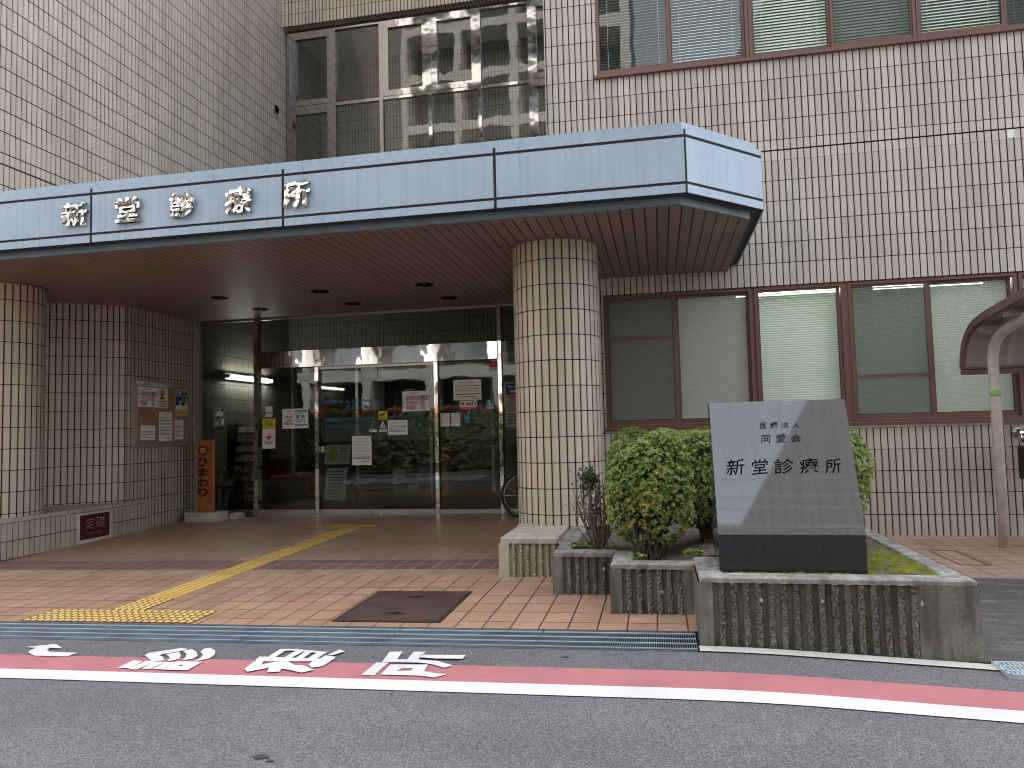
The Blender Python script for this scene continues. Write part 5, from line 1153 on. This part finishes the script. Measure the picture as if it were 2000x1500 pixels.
def azalea(name, label, ctr, rx, ry, zb, zt, n_out, n_in, base, yellow=.05, flat=4.):
    t = thing(name, label, 'shrub', base)
    m = MB(); cz = (zb+zt)/2; hz = (zt-zb)/2
    def sup(u):   # super-ellipsoid radius in direction u
        e = 2.6; return 1/(abs(u.x)**e+abs(u.y)**e+abs(u.z)**e)**(1/e)
    seeds = [rv() for _ in range(26)]
    for i in range(n_out):
        u = rv(); r = sup(u)
        lump = 1+.06*sum(math.sin(7*u.dot(q)+k) for k, q in enumerate(seeds[:5]))/2
        hole = max(u.dot(q) for q in seeds[:7]) > .965 and u.z < .3
        if hole and random.random() < .8: continue
        if u.z < -.35 and random.random() < .55: continue
        p = Vector((ctr[0]+u.x*r*rx*lump, ctr[1]+u.y*r*ry*lump, cz+u.z*r*hz*lump*(1 if u.z < 0 else .97)))+rv()*.02
        nrm = Vector((u.x/rx, u.y/ry, u.z/hz)).normalized()
        ax = nrm+Vector((0, 0, .55))+rv()*.45
        yl = yellow*(3.2 if u.z < .1 else .5)
        dry = random.random() < yl
        def pick():
            if dry: return random.choice((3, 3, 3, 4, 5, 5))
            q = random.random(); up = .5+.5*u.z
            return 0 if q < .22+.34*up else (1 if q < .86 else (5 if q < .93 else 2))
        rosette(m, p, ax, random.choice((.016, .02, .024, .031)), random.choice((5, 6, 7)), .0052, pick)
    for i in range(n_in):
        u = rv(); r = sup(u)*random.uniform(.45, .9)
        p = Vector((ctr[0]+u.x*r*rx, ctr[1]+u.y*r*ry, cz+u.z*r*hz)); 
        if u.z < -.5 and random.random() < .6: continue
        rosette(m, p, u+rv()*.8+Vector((0, 0, .4)), random.uniform(.025, .04), 5, .0075, lambda: random.choice((1, 2, 2, 2)))
    m.build('foliage', LV, t)
    m = MB()
    for k in range(46):
        u = rv(); u.z = abs(u.z)*.9-.1; r = sup(u)*random.uniform(.7, .97)
        e = Vector((ctr[0]+u.x*r*rx, ctr[1]+u.y*r*ry, cz+u.z*r*hz)); b0 = Vector(base)+Vector((random.uniform(-.07, .07), random.uniform(-.07, .07), -.03))
        mid_ = b0.lerp(e, .45)+Vector((random.uniform(-.04, .04), random.uniform(-.04, .04), .05))
        m.tube([b0, b0.lerp(mid_, .5)+rv()*.012, mid_, mid_.lerp(e, .5)+rv()*.015, e], [random.uniform(.007, .012), .007, .005, .0035, .002], 5, cap=False)
    m.build('branches', BARK, t)
    return t
azalea('azalea_bush', 'rounded green azalea bush with yellowing leaves, left of the granite stone', (-.085, 5.33), .285, .28, -.84, -.035, 4600, 1200, (-.09, 5.15, -.88), .05)
azalea('azalea_bush', 'darker green azalea bush close against the left edge of the granite stone', (.30, 5.62), .25, .27, -.74, -.02, 2400, 800, (.34, 5.5, -.83), .02)
azalea('azalea_bush', 'green azalea bush showing past the right edge of the granite stone', (1.06, 5.35), .30, .28, -.66, -.01, 3600, 900, (1.0, 5.4, -.83), .03)
# bare reddish shrub
bs = thing('bare_shrub', 'sparse reddish shrub of bare twigs in front of the tiled column', 'shrub', (-.47, 5.5, -.88))
m = MB(); tips = []
for k in range(46):
    a = random.uniform(0, 6.28); sp = random.uniform(.02, .17); h_ = random.uniform(.28, .57)
    b0 = Vector((-.47+random.uniform(-.03, .03), 5.5+random.uniform(-.03, .03), -.90)); e = b0+Vector((math.cos(a)*sp, math.sin(a)*sp, h_)); mid_ = b0.lerp(e, .5)+Vector((math.cos(a)*.045, math.sin(a)*.045, .02))+rv()*.025
    m.tube([b0, b0.lerp(mid_, .5), mid_, mid_.lerp(e, .55)+rv()*.02, e], [random.uniform(.004, .009), .005, .0035, .0025, .0013], 5, cap=False)
    for j in range(5):
        s0 = mid_.lerp(e, random.random()); f_ = s0+rv()*random.uniform(.03, .09)+Vector((0, 0, .03)); m.tube([s0, s0.lerp(f_, .5)+rv()*.008, f_], [.0022, .0016, .0009], 4, cap=False); tips.append(f_)
m.build('twigs', TWIG, bs)
m = MB()
for f_ in tips:
    if random.random() < .8: rosette(m, f_, rv()+Vector((0, 0, .3)), .016, 4, .0042, lambda: random.choice((0, 0, 1, 2)))
for k in range(170):
    p = Vector((-.525+random.gauss(0, .038), 5.47+random.gauss(0, .04), -.38+random.gauss(0, .042)))
    rosette(m, p, rv()+Vector((0, 0, .6)), .023, 5, .0055, lambda: random.choice((1, 1, 1, 3)))
for k in range(60):
    p = Vector((-.47+random.gauss(0, .06), 5.5+random.gauss(0, .05), -.62+random.gauss(0, .1)))
    rosette(m, p, rv()+Vector((0, 0, .6)), .018, 4, .0045, lambda: random.choice((1, 0, 2)))
m.build('foliage', LV_red+[LV[2]], bs)
# weeds
def weed(x, y, z, r, n_, label):
    m = MB()
    for k in range(n_):
        a = random.uniform(0, 6.28); q = r*math.sqrt(random.random()); p = Vector((x+q*math.cos(a)*1.5, y+q*math.sin(a), z+random.uniform(0, .05)))
        rosette(m, p, rv()*.5+Vector((0, 0, 1)), random.uniform(.02, .032), 5, .0095, lambda: random.choice((0, 1, 1, 5)))
        if k % 3 == 0: m.tube([(p.x, p.y, z-.02), tuple(p)], .0015, 4, mi=1, cap=False)
    tag(m.build('weed', LV), label, 'weed')
weed(-.60, 5.50, -.885, .05, 40, 'low green weeds at the left foot of the bare reddish shrub')
weed(-.40, 5.47, -.885, .045, 22, 'low green weeds at the right foot of the bare reddish shrub')
weed(.20, 5.02, -.855, .05, 20, 'pale green weed between the large azalea and the granite stone')
weed(-.16, 4.98, -.885, .045, 12, 'small weed at the foot of the large azalea by the concrete cap')
m = MB()
for k in range(150):
    x, y = random.uniform(.32, 1.42), random.choice((random.uniform(4.29, 4.345), random.uniform(4.3, 5.3)))
    leaf_face(m, Vector((x, y, -.815)), Vector((random.uniform(-1, 1), random.uniform(-1, 1), .2)), Vector((0, 0, 1)), random.uniform(.006, .02), random.uniform(.002, .005), random.choice((0, 1, 1, 2)))
for k in range(130):
    x, y = random.uniform(-.6, .28), random.uniform(4.95, 6.2)
    leaf_face(m, Vector((x, y, zf(x, y)+.012)), Vector((random.uniform(-1, 1), random.uniform(-1, 1), .2)), Vector((0, 0, 1)), random.uniform(.012, .03), random.uniform(.004, .008), random.choice((0, 1, 2)))
ll = m.build('fallen_leaves', [LV[4], LV_red[2], LV_red[0]]); tag(ll, kind='stuff')

# ---------------------------------------------------------------- cycle shelter at the right
cs = thing('cycle_shelter', 'brown edged curved metal cycle shelter roof on a cream bent post', 'shelter', (3.18, 7.88, -1.227))
PR = [(8.108, .50), (8.085, .62), (8.04, .72), (7.97, .80), (7.87, .868), (7.75, .912), (7.529, .95), (7.106, .99), (6.4, 1.06), (5.9, 1.11)]
XE = 2.985
m = MB()
def rib_x(): 
    x = XE+.03; out = []
    while x < 6.5: out.append(x); x += .0475
    return out
xs = rib_x()
def prof_n(i):
    a, b = PR[max(i-1, 0)], PR[min(i+1, len(PR)-1)]; d = Vector((0, b[0]-a[0], b[1]-a[1])).normalized(); return Vector((0, -d.z, d.y))
for j in range(len(xs)-1):
    k0, k1 = ((.012 if j % 4 == 0 else 0), (.012 if (j+1) % 4 == 0 else 0))
    for i in range(len(PR)-1):
        n0, n1 = prof_n(i), prof_n(i+1)
        A = [Vector((xs[j], *PR[i]))+n0*k0, Vector((xs[j+1], *PR[i]))+n0*k1, Vector((xs[j+1], *PR[i+1]))+n1*k1, Vector((xs[j], *PR[i+1]))+n1*k0]
        m.face(A)
m.build('roof_sheet', S_sheet, cs)
m = MB()
for i in range(len(PR)-1):
    n0, n1 = prof_n(i), prof_n(i+1); a0, a1 = Vector((0, *PR[i])), Vector((0, *PR[i+1]))
    q = [a0-n0*.045, a0+n0*.03, a1+n1*.03, a1-n1*.045]
    L_ = [Vector((XE, p.y, p.z)) for p in q]; R_ = [Vector((XE+.035, p.y, p.z)) for p in q]
    m.face(L_); m.face(R_[::-1])
    for a, b in ((0, 3), (1, 2)): m.face([L_[a], R_[a], R_[b], L_[b]])
m.build('end_trim', S_brown, cs)
m = MB(); m.box(XE, 6.5, 8.075, 8.135, .440, .495, bev=.006); m.box(XE, 6.5, 8.06, 8.11, .4965, .515); m.build('eave_bar', S_brown, cs)
for y, z in ((7.72, .855), (7.2, .93), (6.6, .99)):
    m = MB(); m.box(XE+.04, 6.5, y-.03, y+.03, z-.035, z+.02); m.build('purlin', S_sheet, cs)
m = MB(); P = [(3.185, 7.881, -1.24), (3.185, 7.881, .3)]
P += [(3.185, 7.881, .48), (3.185, 7.872, .60), (3.185, 7.83, .70), (3.185, 7.74, .775), (3.185, 7.6, .82), (3.185, 7.2, .885), (3.185, 6.4, .965), (3.185, 6.0, 1.0)]
m.tube(P, .0475, 20); m.build('post', S_post, cs, smooth=True)
m = MB(); m.tube([(3.185, 7.881, .213), (3.185, 7.881, .268)], .0483, 20); tp_ = m.build('tape', M('green_tape', (.28, .55, .16), .5), cs, smooth=True)
m = MB()
for x in (3.10, 3.27):
    for y in (7.69, 7.75): m.cyl(x, y, .805, .82, .012, 8)
m.build('bolt', BRUSH, cs)
# access cover inlaid in the walkway
m = MB()
for a in ((2.44, 2.46, 6.91, 7.69), (2.66, 2.69, 6.91, 7.69), (2.46, 2.66, 6.91, 6.93), (2.46, 2.66, 7.66, 7.69)): m.face([(a[0], a[2], -1.224), (a[1], a[2], -1.224), (a[1], a[3], -1.224), (a[0], a[3], -1.224)])
tag(m.build('access_cover', M('cover_frame', (.2, .15, .13), .6)), 'narrow tile inlaid access cover with dark frame in the right walkway', 'access cover')
# pipe on the wall at the right edge
pp = thing('vent_pipe', 'pale grey pipe with an elbow running down the tiled wall at the right', 'pipe', (3.69, 8.56, -1.2))
m = MB(); m.tube([(3.685, 8.66, -.15), (3.685, 8.60, -.15), (3.688, 8.565, -.165), (3.69, 8.555, -.20), (3.69, 8.555, -.25)], .036, 14); m.build('elbow', STEEL, pp, smooth=True)
m = MB(); m.tube([(3.69, 8.555, -.25), (3.70, 8.555, -1.12)], .026, 12); m.build('tube', PIPE, pp, smooth=True)
m = MB(); m.cyl(0, 0, 0, .012, .055, 18); m.v = [(3.685+x, 8.648-z, -.15+y) for x, y, z in m.v]; m.build('flange', STEEL, pp)
bk = MB(); bk.box(3.60, 3.9, 8.18, 8.5, -.62, -.28, bev=.02)
for k in range(8):
    bk.box(3.597, 3.599, 8.2+k*.036, 8.21+k*.036, -.6, -.3)
tag(bk.build('basket', BLACK), 'black basket edge just visible at the right border before the grey pipe', 'basket')

# ---------------------------------------------------------------- bicycle half hidden behind the column
by = thing('bicycle', 'bicycle parked behind the tiled column, only its front wheel and handlebar showing', 'bicycle', (-1.6, 9.45, -1.16))
def wheel_(cx, cz, y):
    wp = None; m = MB(); R_ = .30
    m.tube([(cx+R_*math.cos(a), y, cz+R_*math.sin(a)) for a in [2*math.pi*k/36 for k in range(37)]], .018, 8, cap=False); t_ = m.build('wheel', M('tyre_rubber', (.02, .02, .02), .7), by, smooth=True)
    m = MB(); m.tube([(cx+(R_-.028)*math.cos(a), y, cz+(R_-.028)*math.sin(a)) for a in [2*math.pi*k/36 for k in range(37)]], .011, 6, cap=False)
    for k in range(14):
        a = 2*math.pi*k/14; m.tube([(cx, y, cz), (cx+(R_-.03)*math.cos(a), y, cz+(R_-.03)*math.sin(a))], .002, 4, cap=False)
    m.cyl(cx, 0, -.03, .03, .025, 10); m.v[-40:] = [(x, y+z, cz+yy) for x, yy, z in m.v[-40:]] if len(m.v) >= 40 else m.v[-40:]
    m.build('rim', STEEL, t_)
bx = -1.745
wheel_(bx, -.845, 9.45); wheel_(bx+.98, -.845, 9.45)
FR = M('bicycle_red_paint', (.22, .03, .03), .35)
m = MB()
for a, b in (((bx, -.845), (bx+.16, -.35)), ((bx+.14, -.42), (bx+.42, -.88)), ((bx+.42, -.88), (bx+.62, -.35)), ((bx+.42, -.88), (bx+.98, -.845)), ((bx+.98, -.845), (bx+.58, -.48)), ((bx+.17, -.38), (bx+.55, -.55))): m.tube([(a[0], 9.45, a[1]), (b[0], 9.45, b[1])], .014, 8)
m.build('frame', FR, by)
m = MB(); m.tube([(bx+.16, 9.45, -.38), (bx+.18, 9.45, -.25), (bx+.12, 9.40, -.2), (bx+.06, 9.25, -.2), (bx-.04, 9.2, -.22)], .012, 8); m.tube([(bx+.12, 9.5, -.2), (bx+.06, 9.65, -.2), (bx-.04, 9.7, -.22)], .012, 8); m.tube([(bx-.06, 9.19, -.22), (bx+.07, 9.24, -.2)], .018, 8); m.build('handlebar', BLACK, by)
m = MB(); m.box(bx+.52, bx+.76, 9.38, 9.52, -.34, -.28, bev=.02); m.build('saddle', BLACK, by)

# ================================================================ ACROSS THE STREET (seen in the glass)
m = MB(); hg = thing('hedge', 'clipped hedge with red tips across the street, reflected in the doors', 'hedge', (-4, -2.6, -1.2))
for k in range(5200):
    x = random.uniform(-17, 6); z = -1.1+1.95*random.random()**.8; y = -2.0+random.gauss(0, .06)
    if z > .78: y = random.uniform(-3.2, -2.0)
    red = z > .55 and random.random() < .6
    rosette(m, Vector((x, y, z)), Vector((random.uniform(-.4, .4), 1, .4)), random.uniform(.06, .1), 4, .022, lambda: (random.choice((6, 4, 6)) if red else random.choice((0, 1, 1, 2, 5))))
m.build('foliage', [leaf('hedge_bright', (.13, .15, .06)), leaf('hedge_mid', (.07, .085, .035)), LV[2], LV[3], LV[4], leaf('hedge_olive', (.15, .14, .06)), leaf('leaf_red', (.3, .06, .05))], hg)
m = MB(); m.box(-17, 6, -3.2, -2.12, -1.2, .74); m.build('inner_growth', M('hedge_shade', (.02, .02, .014), 1.), hg)
ob = thing('apartment_block', 'white concrete framed apartment block across the street, reflected in the glass', 'apartment block', (-5, -12, -1.2))
CW = M('white_render', (.50, .485, .45), .8, var=.04, scale=1); DG = M('apartment_glass', (.06, .07, .08), .15); OR = M('orange_wall', (.55, .25, .06), .8)
m = MB(); m.box(-22, -.6, -24, -12.6, -1.4, 27); m.build('wall', M('apartment_grey', (.075, .07, .066), .8), ob)
for fl in range(9):
    z = 2.36+fl*2.7
    m = MB(); m.box(-22, -.6, -12.6, -11.1, z, z+.22); m.box(-22, -.6, -11.25, -11.1, z+.221, z+.5); m.build('balcony', CW, ob)
for i in range(8):
    x = -22+i*3.0
    m = MB(); m.box(x, x+.4, -12.6, -11.05, -1.4, 27.2); m.build('pillar', CW, ob)
for fl in range(9):
    for i in range(7):
        x = -22+i*3.0+.7
        m = MB(); m.box(x, x+2.0, -12.62, -12.55, 3.2+fl*2.7, 4.9+fl*2.7); m.build('window', DG, ob)
o2 = thing('office_block', 'grey office block further right across the street, reflected in the granite', 'office block', (13, -14, -1.2))
m = MB(); PO = [(-.55, -1.4), (26, -1.4), (26, 20.5), (6.3, 20.5), (2.7, 13.5), (-.55, 13.5)]
m.face([(x, -14, z) for x, z in PO]); m.face([(x, -30, z) for x, z in PO[::-1]])
for a, b in zip(PO, PO[1:]+PO[:1]): m.face([(a[0], -14, a[1]), (a[0], -30, a[1]), (b[0], -30, b[1]), (b[0], -14, b[1])])
m.build('wall', M('office_grey', (.07, .068, .066), .8), o2)
for fl in range(6):
    m = MB(); m.box(7.6, 25, -14.03, -13.97, .8+fl*3, 2.4+fl*3); m.build('window_band', DG, o2)
for k, (y, z) in enumerate(((-2.6, 5.2), (-2.6, 5.6), (-2.9, 6.1), (-3.0, 6.6), (-2.7, 4.4))):
    m = MB(); m.tube([(x, y, z-.5*(1-((x+3)/25)**2)) for x in range(-28, 23, 5)], .009, 5)
    tag(m.build('power_line', BLACK), 'black overhead power line along the far side of the street', 'power line', 'overhead power lines')

# ---------------------------------------------------------------- lift everything so that the road lies near z = 0
for o in list(S.objects):
    if o.parent is None: o.location.z += LIFT
